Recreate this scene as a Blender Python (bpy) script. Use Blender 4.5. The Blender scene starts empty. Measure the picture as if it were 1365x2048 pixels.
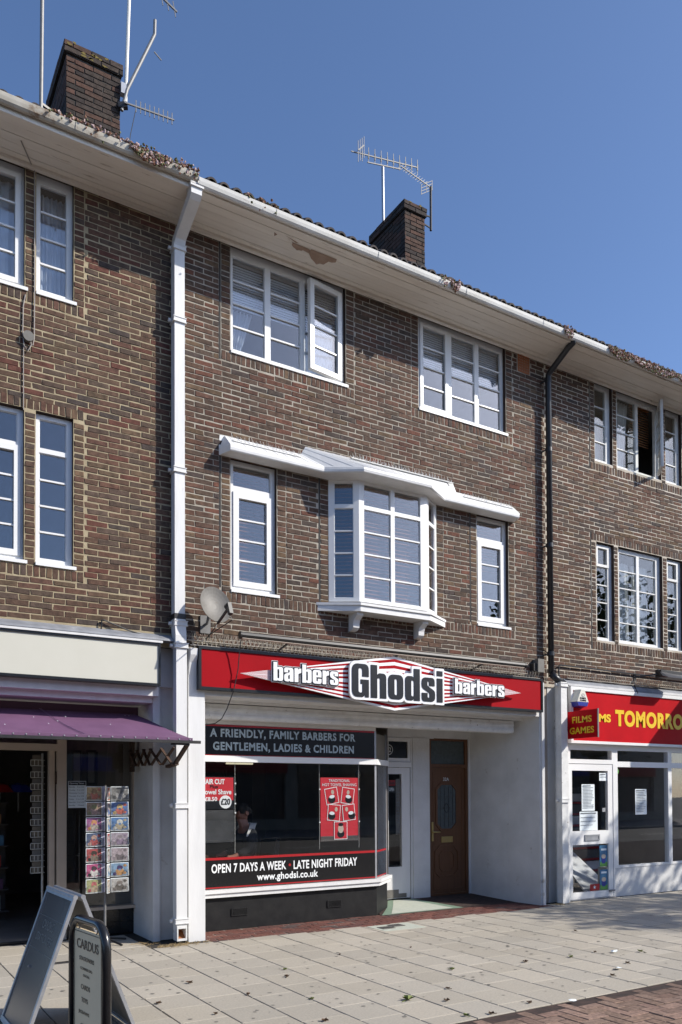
import bpy, math, random
from mathutils import Vector, Matrix, Quaternion
random.seed(7)
sc = bpy.context.scene
COL = sc.collection
R = math.radians

# ------------------------------------------------------------------ camera, sky, sun, exposure
CAM = Vector((0.0, -8.518, 1.584))
cr = Vector((0.853323, -0.521360, -0.004815)); cu = Vector((-0.006103, -0.019224, 0.999797)); cw = Vector((0.521347, 0.853120, 0.019586))
F_PX, CX, CY = 1623.936, 682.5, 1558.512          # in pixels of the 1365 x 2048 photograph
cam = bpy.data.cameras.new('camera'); co = bpy.data.objects.new('camera', cam); COL.objects.link(co)
cam.sensor_fit = 'VERTICAL'; cam.sensor_height = 36.0; cam.lens = F_PX / 2048 * 36.0
cam.shift_y = (CY - 1024) / 2048; cam.clip_start = 0.05; cam.clip_end = 2000
co.matrix_world = Matrix(((cr.x, cu.x, -cw.x, CAM.x), (cr.y, cu.y, -cw.y, CAM.y), (cr.z, cu.z, -cw.z, CAM.z), (0, 0, 0, 1)))
sc.camera = co
SUN = Vector((1.25, -1.0, 1.12)).normalized()       # towards the sun
w = bpy.data.worlds.new('World'); sc.world = w; w.use_nodes = True
nt = w.node_tree; nt.nodes.clear()
sky = nt.nodes.new('ShaderNodeTexSky'); sky.sky_type = 'NISHITA'; sky.sun_disc = False
sky.sun_elevation = math.asin(SUN.z); sky.sun_rotation = math.atan2(SUN.x, SUN.y)
sky.air_density = 0.7; sky.dust_density = 1.0; sky.ozone_density = 5.0; sky.altitude = 0
bg = nt.nodes.new('ShaderNodeBackground'); bg.inputs[1].default_value = 0.15
wo = nt.nodes.new('ShaderNodeOutputWorld'); nt.links.new(sky.outputs[0], bg.inputs[0]); nt.links.new(bg.outputs[0], wo.inputs[0])
sl = bpy.data.lights.new('sun', 'SUN'); sl.energy = 3.95; sl.angle = R(0.53); sl.color = (1.0, 0.94, 0.85)
so = bpy.data.objects.new('sun', sl); COL.objects.link(so); so.rotation_euler = (-SUN).to_track_quat('-Z', 'Y').to_euler(); so.location = (8, -12, 20)
vs = sc.view_settings; vs.view_transform = 'Standard'; vs.look = 'None'; vs.exposure = 0.53; vs.gamma = 1.0; vs.use_curve_mapping = False
sc.cycles.max_bounces = 8; sc.cycles.diffuse_bounces = 4; sc.cycles.glossy_bounces = 5; sc.cycles.transparent_max_bounces = 24
sc.cycles.transmission_bounces = 4; sc.cycles.use_denoising = True; sc.cycles.caustics_reflective = False; sc.cycles.caustics_refractive = False

def px_of(p):
    v = Vector(p) - CAM; d = v.dot(cw)
    return (CX + F_PX * v.dot(cr) / d, CY - F_PX * v.dot(cu) / d, d) if d > .1 else (-9e3, -9e3, 9e3)

# ------------------------------------------------------------------ materials
MATS = {}
def pm(name, c1, c2=None, scale=6, rough=.6, bump=0, bscale=60, metal=0, detail=4, c3=None, t3=.62, s3=3, attr=False, spec=.5, stretch=None, emit=None, coat=0, vary=(.62, 1.28), weather=.16):
    m = bpy.data.materials.new(name); m.use_nodes = True; N = m.node_tree.nodes; L = m.node_tree.links
    b = N['Principled BSDF']; b.inputs['Roughness'].default_value = rough; b.inputs['Metallic'].default_value = metal
    b.inputs['Specular IOR Level'].default_value = spec; b.inputs['Coat Weight'].default_value = coat
    tc = N.new('ShaderNodeTexCoord'); ge = N.new('ShaderNodeNewGeometry')
    src = ge.outputs['Position']
    if stretch:
        mp = N.new('ShaderNodeMapping'); mp.inputs['Scale'].default_value = stretch; L.new(src, mp.inputs[0]); src = mp.outputs[0]
    def noise(s, d=4, r=.55):
        n = N.new('ShaderNodeTexNoise'); n.inputs['Scale'].default_value = s; n.inputs['Detail'].default_value = d; n.inputs['Roughness'].default_value = r
        L.new(src, n.inputs['Vector']); return n.outputs[0]
    def mix(a, bb, f, mode='MIX'):
        x = N.new('ShaderNodeMix'); x.data_type = 'RGBA'; x.blend_type = mode
        for k, val in ((6, a), (7, bb)):
            if isinstance(val, tuple): x.inputs[k].default_value = (*val, 1)
            else: L.new(val, x.inputs[k])
        if isinstance(f, float): x.inputs[0].default_value = f
        else: L.new(f, x.inputs[0])
        return x.outputs[2]
    def ramp(v, a, bb):
        x = N.new('ShaderNodeMapRange'); x.inputs[1].default_value = a; x.inputs[2].default_value = bb; L.new(v, x.inputs[0]); return x.outputs[0]
    base = c1
    if attr:
        at = N.new('ShaderNodeAttribute'); at.attribute_name = 'Col'; base = at.outputs['Color']
        base = mix(base, c2, mix((1, 1, 1), (.55, .55, .55), ramp(noise(scale, detail), .3, .7)), 'MULTIPLY') if c2 is None else base
        lo, hi = vary; base = mix(base, mix((lo, lo, lo), (hi, hi * .98, hi * .95), ramp(noise(scale, detail), .3, .7)), 1.0, 'MULTIPLY')
        base = mix(base, mix((1 - weather, 1 - weather, 1 - weather), (1 + weather * .6, 1 + weather * .55, 1 + weather * .5), ramp(noise(.55, 5, .6), .35, .65)), 1.0, 'MULTIPLY')
    elif c2: base = mix(c1, c2, ramp(noise(scale, detail), .32, .68))
    if c3: base = mix(base, c3, ramp(noise(s3, 6, .65), t3, t3 + .08))
    if isinstance(base, tuple): b.inputs['Base Color'].default_value = (*base, 1)
    else: L.new(base, b.inputs['Base Color'])
    if bump:
        bp = N.new('ShaderNodeBump'); bp.inputs['Strength'].default_value = bump; bp.inputs['Distance'].default_value = .01
        L.new(noise(bscale, 5), bp.inputs['Height']); L.new(bp.outputs[0], b.inputs['Normal'])
    if emit:
        b.inputs['Emission Color'].default_value = (*emit[0], 1); b.inputs['Emission Strength'].default_value = emit[1]
    MATS[name] = m; return m

def glass(name, k=1.5, tint=(1, 1, 1), rough=0.0, base=0.0, wob=0.0):
    m = bpy.data.materials.new(name); m.use_nodes = True; N = m.node_tree.nodes; L = m.node_tree.links; N.clear()
    o = N.new('ShaderNodeOutputMaterial'); t = N.new('ShaderNodeBsdfTransparent'); t.inputs[0].default_value = (*tint, 1)
    g = N.new('ShaderNodeBsdfGlossy'); g.inputs['Roughness'].default_value = rough
    f = N.new('ShaderNodeFresnel'); gb = N.new('ShaderNodeNewGeometry'); io = N.new('ShaderNodeMath'); io.operation = 'MULTIPLY_ADD'; io.inputs[1].default_value = -.8333; io.inputs[2].default_value = 1.5
    L.new(gb.outputs['Backfacing'], io.inputs[0]); L.new(io.outputs[0], f.inputs[0])      # same reflectance on the inner face of a thin pane
    ma = N.new('ShaderNodeMath'); ma.operation = 'MULTIPLY_ADD'; ma.inputs[1].default_value = k; ma.inputs[2].default_value = base; ma.use_clamp = True
    L.new(f.outputs[0], ma.inputs[0]); x = N.new('ShaderNodeMixShader'); L.new(ma.outputs[0], x.inputs[0]); L.new(t.outputs[0], x.inputs[1]); L.new(g.outputs[0], x.inputs[2])
    if wob:
        n = N.new('ShaderNodeTexNoise'); n.inputs['Scale'].default_value = 3.0; ge = N.new('ShaderNodeNewGeometry'); L.new(ge.outputs['Position'], n.inputs['Vector'])
        bp = N.new('ShaderNodeBump'); bp.inputs['Strength'].default_value = wob; bp.inputs['Distance'].default_value = .01; L.new(n.outputs[0], bp.inputs['Height']); L.new(bp.outputs[0], g.inputs['Normal']); L.new(bp.outputs[0], f.inputs['Normal'])
    L.new(x.outputs[0], o.inputs[0]); MATS[name] = m; return m

pm('brick', (.1, .07, .05), (.1, .1, .1), scale=17, rough=.92, bump=.5, bscale=130, attr=True, spec=.25, c3=(.035, .03, .03), t3=.66, s3=26)
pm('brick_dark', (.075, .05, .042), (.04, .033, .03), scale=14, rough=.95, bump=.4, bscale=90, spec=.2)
pm('mortar_yellow', (.44, .37, .245), (.31, .255, .165), scale=6, rough=.95, bump=.4, bscale=160, spec=.2)
pm('mortar_grey', (.46, .42, .35), (.27, .24, .195), scale=4, rough=.95, bump=.4, bscale=160, spec=.2)
pm('mortar_pale', (.60, .55, .47), (.38, .325, .25), scale=2.5, rough=.95, bump=.4, bscale=160, spec=.2)
pm('mortar_dark', (.07, .065, .06), (.04, .038, .035), scale=12, rough=.95)
pm('white_paint', (.72, .72, .71), (.65, .65, .64), scale=3, rough=.5, bump=.12, bscale=26, c3=(.44, .41, .36), t3=.67, s3=5, stretch=(3, 3, .5))
pm('white_pvc', (.80, .80, .79), (.76, .76, .74), scale=2, rough=.35)
pm('old_white', (.74, .74, .72), (.62, .62, .60), scale=9, rough=.55, bump=.2, bscale=40, c3=(.26, .23, .20), t3=.64, s3=14)
pm('render_white', (.66, .66, .65), (.56, .56, .55), scale=3, rough=.8, bump=.35, bscale=34, c3=(.40, .37, .33), t3=.65, s3=5)
pm('soffit_paint', (.84, .78, .69), (.75, .69, .60), scale=4, rough=.65, bump=.18, bscale=30, c3=(.38, .31, .23), t3=.63, s3=6, stretch=(.35, 3, 1))
pm('gutter_white', (.72, .71, .67), (.60, .58, .52), scale=3, rough=.45, c3=(.30, .20, .10), t3=.67, s3=4, stretch=(1, 1, 2))
pm('gutter_dirty', (.52, .49, .42), (.38, .34, .27), scale=5, rough=.6, c3=(.18, .10, .05), t3=.58, s3=5)
pm('tile', (.055, .042, .038), (.03, .026, .026), scale=12, rough=.85, bump=.3, c3=(.12, .10, .06), t3=.66, s3=20)
pm('lead', (.26, .27, .29), (.17, .18, .20), scale=7, rough=.55, bump=.15, bscale=14, c3=(.42, .42, .42), t3=.64, s3=6)
pm('black_plastic', (.012, .013, .016), (.02, .021, .024), scale=9, rough=.4)
pm('black_metal', (.016, .016, .018), (.03, .028, .026), scale=20, rough=.45)
pm('iron_rust', (.035, .026, .021), (.075, .036, .02), scale=25, rough=.8)
pm('rust', (.34, .12, .03), (.22, .08, .03), scale=30, rough=.85)
pm('black_gloss', (.010, .010, .011), (.016, .016, .017), scale=4, rough=.22, bump=.03, bscale=9)
pm('plinth_black', (.010, .010, .011), (.018, .018, .018), scale=8, rough=.5, spec=.25, bump=.1, bscale=20, c3=(.07, .066, .06), t3=.75, s3=30)
pm('tile_black', (.010, .010, .011), (.018, .018, .018), scale=9, rough=.2)
pm('vinyl_black', (.008, .008, .009), rough=.25)
pm('vinyl_red', (.36, .012, .016), rough=.35)
pm('poster_red', (.58, .035, .05), (.50, .03, .04), scale=5, rough=.5, spec=.2)
pm('vinyl_grey', (.36, .44, .47), rough=.4)
pm('vinyl_white', (.80, .82, .82), rough=.4)
pm('sign_red', (.35, .006, .012), (.32, .006, .011), scale=3, rough=.55, spec=.06)
pm('film_red', (.50, .004, .010), (.40, .003, .008), scale=2, rough=.5, spec=.08, c3=(.46, .05, .05), t3=.72, s3=3)
pm('film_yellow', (.80, .52, .01), rough=.4)
pm('sign_cream', (.58, .57, .49), (.56, .55, .47), scale=4, rough=.45)
pm('sign_beige', (.74, .59, .38), (.69, .55, .35), scale=4, rough=.35)
pm('sign_white', (.82, .83, .84), rough=.4)
pm('sign_black', (.010, .011, .013), rough=.3)
pm('purple', (.145, .068, .138), (.122, .056, .118), scale=5, rough=.75, bump=.15, bscale=9, c3=(.16, .08, .15), t3=.66, s3=2)
pm('seam_pale', (.27, .17, .26), rough=.7)
pm('purple_dark', (.05, .018, .045), rough=.8)
pm('silver', (.42, .43, .45), (.34, .35, .37), scale=12, rough=.42, metal=.6)
pm('galv', (.20, .20, .20), (.14, .14, .14), scale=18, rough=.5)
pm('dish_grey', (.17, .16, .143), (.125, .117, .102), scale=8, rough=.55, c3=(.12, .10, .08), t3=.62, s3=16)
pm('wood_door', (.135, .058, .024), (.10, .042, .017), scale=5, rough=.4, stretch=(9, 9, .7), bump=.1, bscale=20)
pm('brass', (.50, .38, .16), rough=.3, metal=.8)
pm('cream_frame', (.50, .42, .34), (.45, .38, .31), scale=4, rough=.5)
pm('terracotta', (.42, .15, .065), (.34, .12, .05), scale=20, rough=.9)
pm('hole', (.004, .004, .004), rough=1)
pm('slab', (.33, .30, .255), (.27, .245, .205), scale=60, rough=.9, bump=.3, bscale=190, attr=True, spec=.25, c3=(.12, .11, .095), t3=.735, s3=13, vary=(.86, 1.1), weather=.06)
pm('gum', (.20, .185, .16), (.15, .14, .12), scale=30, rough=.9)
pm('slab_bed', (.045, .038, .03), (.028, .024, .02), scale=10, rough=1)
pm('pave_brick', (.2, .1, .08), (.2, .2, .2), scale=30, rough=.9, bump=.4, bscale=170, attr=True, spec=.25)
pm('strip_joint', (.30, .27, .23), (.2, .18, .15), scale=12, rough=1)
pm('terrazzo', (.50, .52, .44), (.42, .45, .38), scale=20, rough=.6)
pm('terrazzo_edge', (.20, .28, .20), (.16, .23, .17), scale=20, rough=.6)
pm('asphalt', (.115, .112, .106), (.085, .083, .08), scale=60, rough=.9, bump=.4, bscale=200)
pm('kerb_stone', (.30, .29, .27), (.23, .22, .2), scale=12, rough=.9)
pm('room', (.19, .185, .175), (.15, .145, .14), scale=1.5, rough=.9)
pm('room_dark', (.10, .093, .088), (.065, .06, .057), scale=2, rough=.9)
pm('room_shop', (.24, .215, .19), (.17, .155, .14), scale=2, rough=.9)
pm('room_floor', (.045, .035, .028), rough=.8)
pm('curtain', (.68, .70, .72), (.60, .62, .65), scale=4, rough=.9)
pm('blind_white', (.74, .75, .75), rough=.7)
pm('blind_wood', (.33, .14, .045), (.26, .10, .035), scale=14, rough=.5)
pm('paper', (.72, .78, .80), rough=.8)
pm('ink', (.16, .18, .20), rough=.8)
pm('skin', (.42, .20, .14), (.36, .16, .11), scale=12, rough=.55)
pm('hair_dark', (.018, .014, .012), rough=.7)
pm('cloth_black', (.014, .014, .016), rough=.9)
pm('cloth_white', (.62, .62, .60), rough=.9)
pm('wood_pine', (.36, .20, .10), (.28, .15, .07), scale=6, rough=.6, stretch=(1, 8, 8))
pm('bare_wood', (.40, .29, .22), (.33, .23, .17), scale=9, rough=.8)
pm('leaf_green', (.16, .19, .035), (.10, .13, .03), scale=40, rough=.7)
pm('leaf_brown', (.11, .055, .025), (.07, .04, .02), scale=50, rough=.8)
pm('leaf_tree', (.055, .085, .022), (.085, .11, .03), scale=2.5, rough=.6)
pm('bark', (.10, .08, .06), (.06, .05, .04), scale=14, rough=.95, bump=.6, bscale=24)
pm('stone_red', (.26, .10, .065), (.15, .09, .05), scale=30, rough=.8)
pm('stone_pink', (.52, .40, .38), (.40, .28, .26), scale=40, rough=.8)
pm('stone_green', (.14, .15, .06), (.10, .11, .04), scale=30, rough=.8)
pm('straw', (.42, .31, .15), (.30, .21, .10), scale=30, rough=.9)
pm('dust_sand', (.42, .38, .30), rough=1)
pm('sleeve', (.24, .24, .34), (.42, .42, .52), scale=60, rough=.2, stretch=(1, 1, .1))
pm('wire_white', (.66, .66, .62), rough=.5)
pm('spike', (.46, .42, .35), rough=.5)
pm('spike_white', (.72, .72, .70), rough=.5)
pm('cable_grey', (.32, .29, .26), rough=.6)
pm('cable_black', (.015, .015, .015), rough=.5)
pm('sticker_blue', (.05, .20, .36), (.03, .12, .24), scale=20, rough=.4)
pm('sticker_green', (.10, .30, .06), rough=.5)
pm('blue_plastic', (.015, .03, .26), rough=.35)
pm('alarm_white', (.70, .69, .60), (.62, .61, .53), scale=9, rough=.5)
pm('tube_light', (.9, .9, .8), rough=.5, emit=((1.0, .90, .62), .5))
pm('chalkboard', (.02, .021, .022), (.045, .046, .048), scale=6, rough=.8)
pm('opp_brick', (.46, .42, .35), (.38, .34, .28), scale=2, rough=.9)
pm('bronze_panel', (.20, .175, .135), (.16, .14, .108), scale=3, rough=.4)
pm('grey_panel', (.085, .078, .078), (.11, .098, .092), scale=2.5, rough=.22)
pm('lichen', (.15, .115, .03), rough=.95)
glass('glass', 1.25, (.985, .99, .99), wob=.02)
glass('glass_up', 2.1, (.92, .95, .98), base=.035, wob=.06)
glass('glass_old', 1.3, (.97, .98, .96), base=.02, wob=.12)
glass('acrylic', .9, (.97, .97, .97))
pm('lead_glass', (.075, .095, .10), (.055, .07, .075), scale=20, rough=.25)

# ------------------------------------------------------------------ mesh helpers
WL = {}
class MB:
    def __init__(s): s.v = []; s.f = []; s.m = []; s.c = []
    def face(s, pts, m=0, c=None):
        i = len(s.v); s.v += [tuple(p) for p in pts]; s.f.append(tuple(range(i, i + len(pts)))); s.m.append(m); s.c.append(c); return s
    def box(s, x0, x1, y0, y1, z0, z1, m=0, c=None, skip=''):
        P = [(x, y, z) for x in (x0, x1) for y in (y0, y1) for z in (z0, z1)]; i = len(s.v); s.v += P
        for k, q in (('-x', (0, 1, 3, 2)), ('+x', (4, 6, 7, 5)), ('-y', (0, 4, 5, 1)), ('+y', (2, 3, 7, 6)), ('-z', (0, 2, 6, 4)), ('+z', (1, 5, 7, 3))):
            if k in skip: continue
            s.f.append(tuple(i + a for a in q)); s.m.append(m); s.c.append(c)
        return s
    def obox(s, a, b, wdt, hgt, up=(0, 0, 1), m=0):            # bar from a to b
        a = Vector(a); b = Vector(b); d = (b - a).normalized(); u = Vector(up); x = d.cross(u)
        if x.length < 1e-4: x = d.cross(Vector((0, 1, 0)))
        x.normalize(); y = x.cross(d)
        q = [a + x * sx * wdt / 2 + y * sy * hgt / 2 for sx, sy in ((-1, -1), (1, -1), (1, 1), (-1, 1))]; r_ = [p + (b - a) for p in q]
        s.face(q[::-1], m); s.face(r_, m)
        for k in range(4): s.face((q[k], q[(k + 1) % 4], r_[(k + 1) % 4], r_[k]), m)
        return s
    def prism(s, pts, d, m=0, me=None):                       # polygon pts (3D) extruded by vector d
        d = Vector(d); a = [Vector(p) for p in pts]; b = [p + d for p in a]; n = len(a)
        s.face(a, m); s.face(b[::-1], m)
        for k in range(n): s.face((a[k], b[k], b[(k + 1) % n], a[(k + 1) % n]), m if me is None else me)
        return s
    def tube(s, path, r, n=8, m=0, cap=True, up=None):
        path = [Vector(p) for p in path]; rings = []; prev = None
        rr = r if isinstance(r, (list, tuple)) else [r] * len(path)
        for k, p in enumerate(path):
            t = (path[min(k + 1, len(path) - 1)] - path[max(k - 1, 0)]).normalized()
            if prev is None:
                x = t.cross(Vector((0, 0, 1)));
                if x.length < .05: x = t.cross(Vector((0, 1, 0)))
            else: x = prev - t * prev.dot(t)
            x.normalize(); prev = x; y = t.cross(x); i = len(s.v)
            s.v += [tuple(p + (x * math.cos(a) + y * math.sin(a)) * rr[k]) for a in [2 * math.pi * j / n for j in range(n)]]; rings.append(i)
        for a, b in zip(rings, rings[1:]):
            for j in range(n): s.f.append((a + j, a + (j + 1) % n, b + (j + 1) % n, b + j)); s.m.append(m); s.c.append(None)
        if cap:
            s.f.append(tuple(rings[0] + j for j in range(n))[::-1]); s.f.append(tuple(rings[-1] + j for j in range(n))); s.m += [m, m]; s.c += [None, None]
        return s
    def extrude_x(s, prof, x0, x1, m=0, closed=True):          # profile of (y, z)
        n = len(prof)
        for k in range(n if closed else n - 1):
            a, b = prof[k], prof[(k + 1) % n]; s.face(((x0, *a), (x1, *a), (x1, *b), (x0, *b)), m)
        if closed: s.face([(x0, *p) for p in prof], m); s.face([(x1, *p) for p in prof][::-1], m)
        return s
    def mesh(s, name, mats, off=(0, 0, 0), smooth=False):
        me = bpy.data.meshes.new(name); ox, oy, oz = off
        me.from_pydata([(x - ox, y - oy, z - oz) for x, y, z in s.v], [], s.f)
        for k in (mats if isinstance(mats, (list, tuple)) else [mats]): me.materials.append(MATS[k])
        if any(s.m): me.polygons.foreach_set('material_index', s.m)
        if any(c is not None for c in s.c):
            at = me.attributes.new('Col', 'FLOAT_COLOR', 'FACE')
            at.data.foreach_set('color', [k for c in s.c for k in (*(c or (.1, .1, .1)), 1)])
        if smooth: me.polygons.foreach_set('use_smooth', [True] * len(s.f))
        me.update(); return me
    def build(s, name, mats, parent=None, smooth=False, loc=None):
        if parent is not None: off = WL[parent]
        elif loc is not None: off = Vector(loc)
        else:
            xs, ys, zs = zip(*s.v); off = Vector(((min(xs) + max(xs)) / 2, (min(ys) + max(ys)) / 2, min(zs)))
        o = bpy.data.objects.new(name, s.mesh(name, mats, off, smooth)); COL.objects.link(o); WL[o] = Vector(off)
        if parent is not None: o.parent = parent
        else: o.location = off
        return o
def inst(name, me, pos, parent, rot=0):
    o = bpy.data.objects.new(name, me); COL.objects.link(o); o.parent = parent; o.location = Vector(pos) - WL[parent]; o.rotation_euler = (0, 0, rot); WL[o] = Vector(pos); return o
def tag(o, label=None, cat=None, group=None, kind=None):
    for k, val in (('label', label), ('category', cat), ('group', group), ('kind', kind)):
        if val: o[k] = val
    return o
def thing(name, label, cat, loc, group=None, parent=None):
    o = bpy.data.objects.new(name, None); COL.objects.link(o); o.location = loc; WL[o] = Vector(loc); o.empty_display_size = .2
    return tag(o, label, cat, group)
def part_empty(name, parent, loc):
    o = bpy.data.objects.new(name, None); COL.objects.link(o); o.parent = parent; o.location = Vector(loc) - WL[parent]; WL[o] = Vector(loc); return o
TEXTS = []
def text(name, s, O, w_, h_, mat, parent=None, depth=.002, bold=.0, U=(1, 0, 0), V=(0, 0, 1), space=1.0, lab=None, lines=1.0, shear=0.0):
    TEXTS.append((name, s, Vector(O), w_, h_, mat, parent, depth, bold, Vector(U), Vector(V), space, lab, lines, shear))

def grid_rects(x0, x1, z0, z1, holes):
    """rectangles that fill x0..x1, z0..z1 outside the holes"""
    zs = sorted({z0, z1, *[min(max(h[k], z0), z1) for h in holes for k in (2, 3)]}); out = []
    for a, b in zip(zs, zs[1:]):
        if b - a < 1e-5: continue
        zm = (a + b) / 2; iv = sorted((max(h[0], x0), min(h[1], x1)) for h in holes if h[2] < zm < h[3] and h[1] > x0 and h[0] < x1); x = x0
        for p, q in iv:
            if p > x + 1e-5: out.append((x, p, a, b))
            x = max(x, q)
        if x < x1 - 1e-5: out.append((x, x1, a, b))
    return out

# ------------------------------------------------------------------ bricks
CH, BL, JT = .0615, .2245, .0098
PAL = {
 'left': [((.116, .072, .052), 40), ((.100, .070, .055), 26), ((.120, .066, .049), 16), ((.138, .060, .045), 3), ((.126, .087, .058), 8), ((.080, .063, .056), 6)],
 'mid': [((.118, .073, .054), 40), ((.102, .071, .055), 28), ((.124, .067, .050), 16), ((.138, .064, .046), 4), ((.134, .090, .059), 4), ((.078, .061, .054), 7)],
 'right': [((.118, .072, .052), 40), ((.092, .067, .055), 34), ((.120, .066, .048), 12), ((.126, .082, .052), 6), ((.072, .058, .052), 8)],
 'tan': [((.148, .098, .062), 18), ((.114, .073, .053), 44), ((.092, .068, .056), 34), ((.124, .068, .050), 24)],
 'chim': [((.088, .054, .042), 40), ((.060, .047, .041), 36), ((.096, .055, .042), 16), ((.046, .038, .035), 16)],
 'strip': [((.150, .062, .050), 40), ((.122, .058, .050), 36), ((.175, .075, .06), 16), ((.088, .062, .06), 12)],
 'herr': [((.215, .145, .112), 40), ((.24, .165, .13), 30), ((.19, .128, .10), 30)]}
VARS = {}
for k, p in PAL.items():
    cols = []
    for c, wt in p:
        for _ in range(max(2, wt // 4)):
            j = random.uniform(.88, 1.13); cols.append(tuple(max(.01, ch * j * random.uniform(.98, 1.02)) for ch in c))
    VARS[k] = cols
BMESH = {}
def brick_mesh(key, w_, h_, ci, face):
    k = (round(w_, 3), round(h_, 3), key, ci, face)
    if k not in BMESH:
        b = MB(); add_brick(b, 0, w_, 0, h_, VARS[key][ci], 0, face, random.Random(hash(k) & 0xffff)); BMESH[k] = b.mesh('brick', 'brick' if face != 'z' else 'pave_brick')
    return BMESH[k]
def add_brick(b, xa, xb, za, zb, c, y, face, rn=random):
    j = lambda a=.0042: rn.uniform(-a, a)
    d = .022; e = .0035
    if face == 'y': f = lambda u, dd, v: (u, y + dd, v)
    elif face == 'x': f = lambda u, dd, v: (y + dd, u, v)
    else: f = lambda u, dd, v: (u, v, y - dd)
    q = [(xa + j(), za + j()), (xb + j(), za + j()), (xb + j(), zb + j()), (xa + j(), zb + j())]
    cx, cz = (xa + xb) / 2, (za + zb) / 2
    ins = [(u + (e if u < cx else -e), v + (e if v < cz else -e)) for u, v in q]
    fr = j(.0015)
    F_ = [f(u, fr, v) for u, v in ins]; M_ = [f(u, e + fr, v) for u, v in q]; B_ = [f(u, d, v) for u, v in q]
    fl = face == 'x'
    def put(p): b.face(p[::-1] if fl else p, 0, c)
    put(F_)
    for k in range(4):
        n = (k + 1) % 4; put([F_[n], F_[k], M_[k], M_[n]]); put([M_[n], M_[k], B_[k], B_[n]])
class Bricks:
    def __init__(s): s.L = []
    def add(s, xa, xb, za, zb, key, y=0.0, face='y'):
        jz = random.uniform(-.0022, .0022) if face == 'y' else 0
        if xb - xa > .03 and zb - za > .02: s.L.append((xa, xb, za + jz, zb + jz + random.uniform(-.003, .002), key, random.randrange(len(VARS[key])), y + random.uniform(-.003, .0004), face))
    def courses(s, x0, x1, z0, z1, blocks, key, y=0.0, face='y', off=0.0, base=3.79, ch=CH, bl=BL):
        i0 = math.floor((z0 - base) / ch + .01)
        for i in range(i0, i0 + int((z1 - z0) / ch) + 2):
            za = base + i * ch; zb = za + ch - JT
            if za < z0 - 1e-3: za = z0
            if zb > z1: zb = z1
            if zb - za < .02: continue
            zm = (za + zb) / 2; x = x0 + off - bl * (1.5 if i % 2 else 1) - random.uniform(0, .004)
            iv = sorted((b[0], b[1]) for b in blocks if b[2] < zm < b[3])
            while x < x1:
                a, b = max(x, x0), min(x + bl - JT, x1); x += bl + random.uniform(-.003, .003)
                segs = [(a, b)]
                for p, q in iv:
                    segs = [t for sg in segs for t in ((sg[0], min(sg[1], p - JT)), (max(sg[0], q + JT), sg[1])) if t[1] - t[0] > .03] if any(sg[0] < q + JT and sg[1] > p - JT for sg in segs) else segs
                for a2, b2 in segs: s.add(a2, b2, za, zb, key, y, face)
    def column(s, x0, x1, z0, z1, key, y=0.0):
        z = 3.79 + math.ceil((z0 - 3.79) / CH - .01) * CH
        while z + CH - JT <= z1 + .02: s.add(x0, x1, z, min(z + CH - JT, z1), key, y); z += CH
    def rowlock(s, x0, x1, z0, z1, key, y=0.0):
        n = round((x1 - x0) / .0617); d = (x1 - x0) / n
        for k in range(n): s.add(x0 + k * d, x0 + (k + 1) * d - JT, z0, z1, key, y)
    def finish(s, parent, name='brick', limit=300, rest='brickwork', mat='brick'):
        def score(t):
            xa, xb, za, zb, key, ci, y, face = t
            c = {'y': (xa / 2 + xb / 2, y, za / 2 + zb / 2), 'x': (y, xa / 2 + xb / 2, za / 2 + zb / 2), 'z': (xa / 2 + xb / 2, za / 2 + zb / 2, y)}[face]
            x, yy, d = px_of(c)
            return (xb - xa) * (zb - za) / d ** 2 if (-10 < x < 1375 and -10 < yy < 2058) else 0
        L = sorted(s.L, key=score, reverse=True); n = sum(1 for t in L if score(t) > 0); n = min(n, limit)
        for xa, xb, za, zb, key, ci, y, face in L[:n]:
            pos = {'y': (xa, y, za), 'x': (y, xa, za), 'z': (xa, za, y)}[face]
            inst(name, brick_mesh(key, xb - xa, zb - za, ci, face), pos, parent)
        if L[n:]:
            b = MB()
            for xa, xb, za, zb, key, ci, y, face in L[n:]: add_brick(b, xa, xb, za, zb, VARS[key][ci], y, face)
            tag(b.build(rest, mat, parent), kind='stuff')

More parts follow.
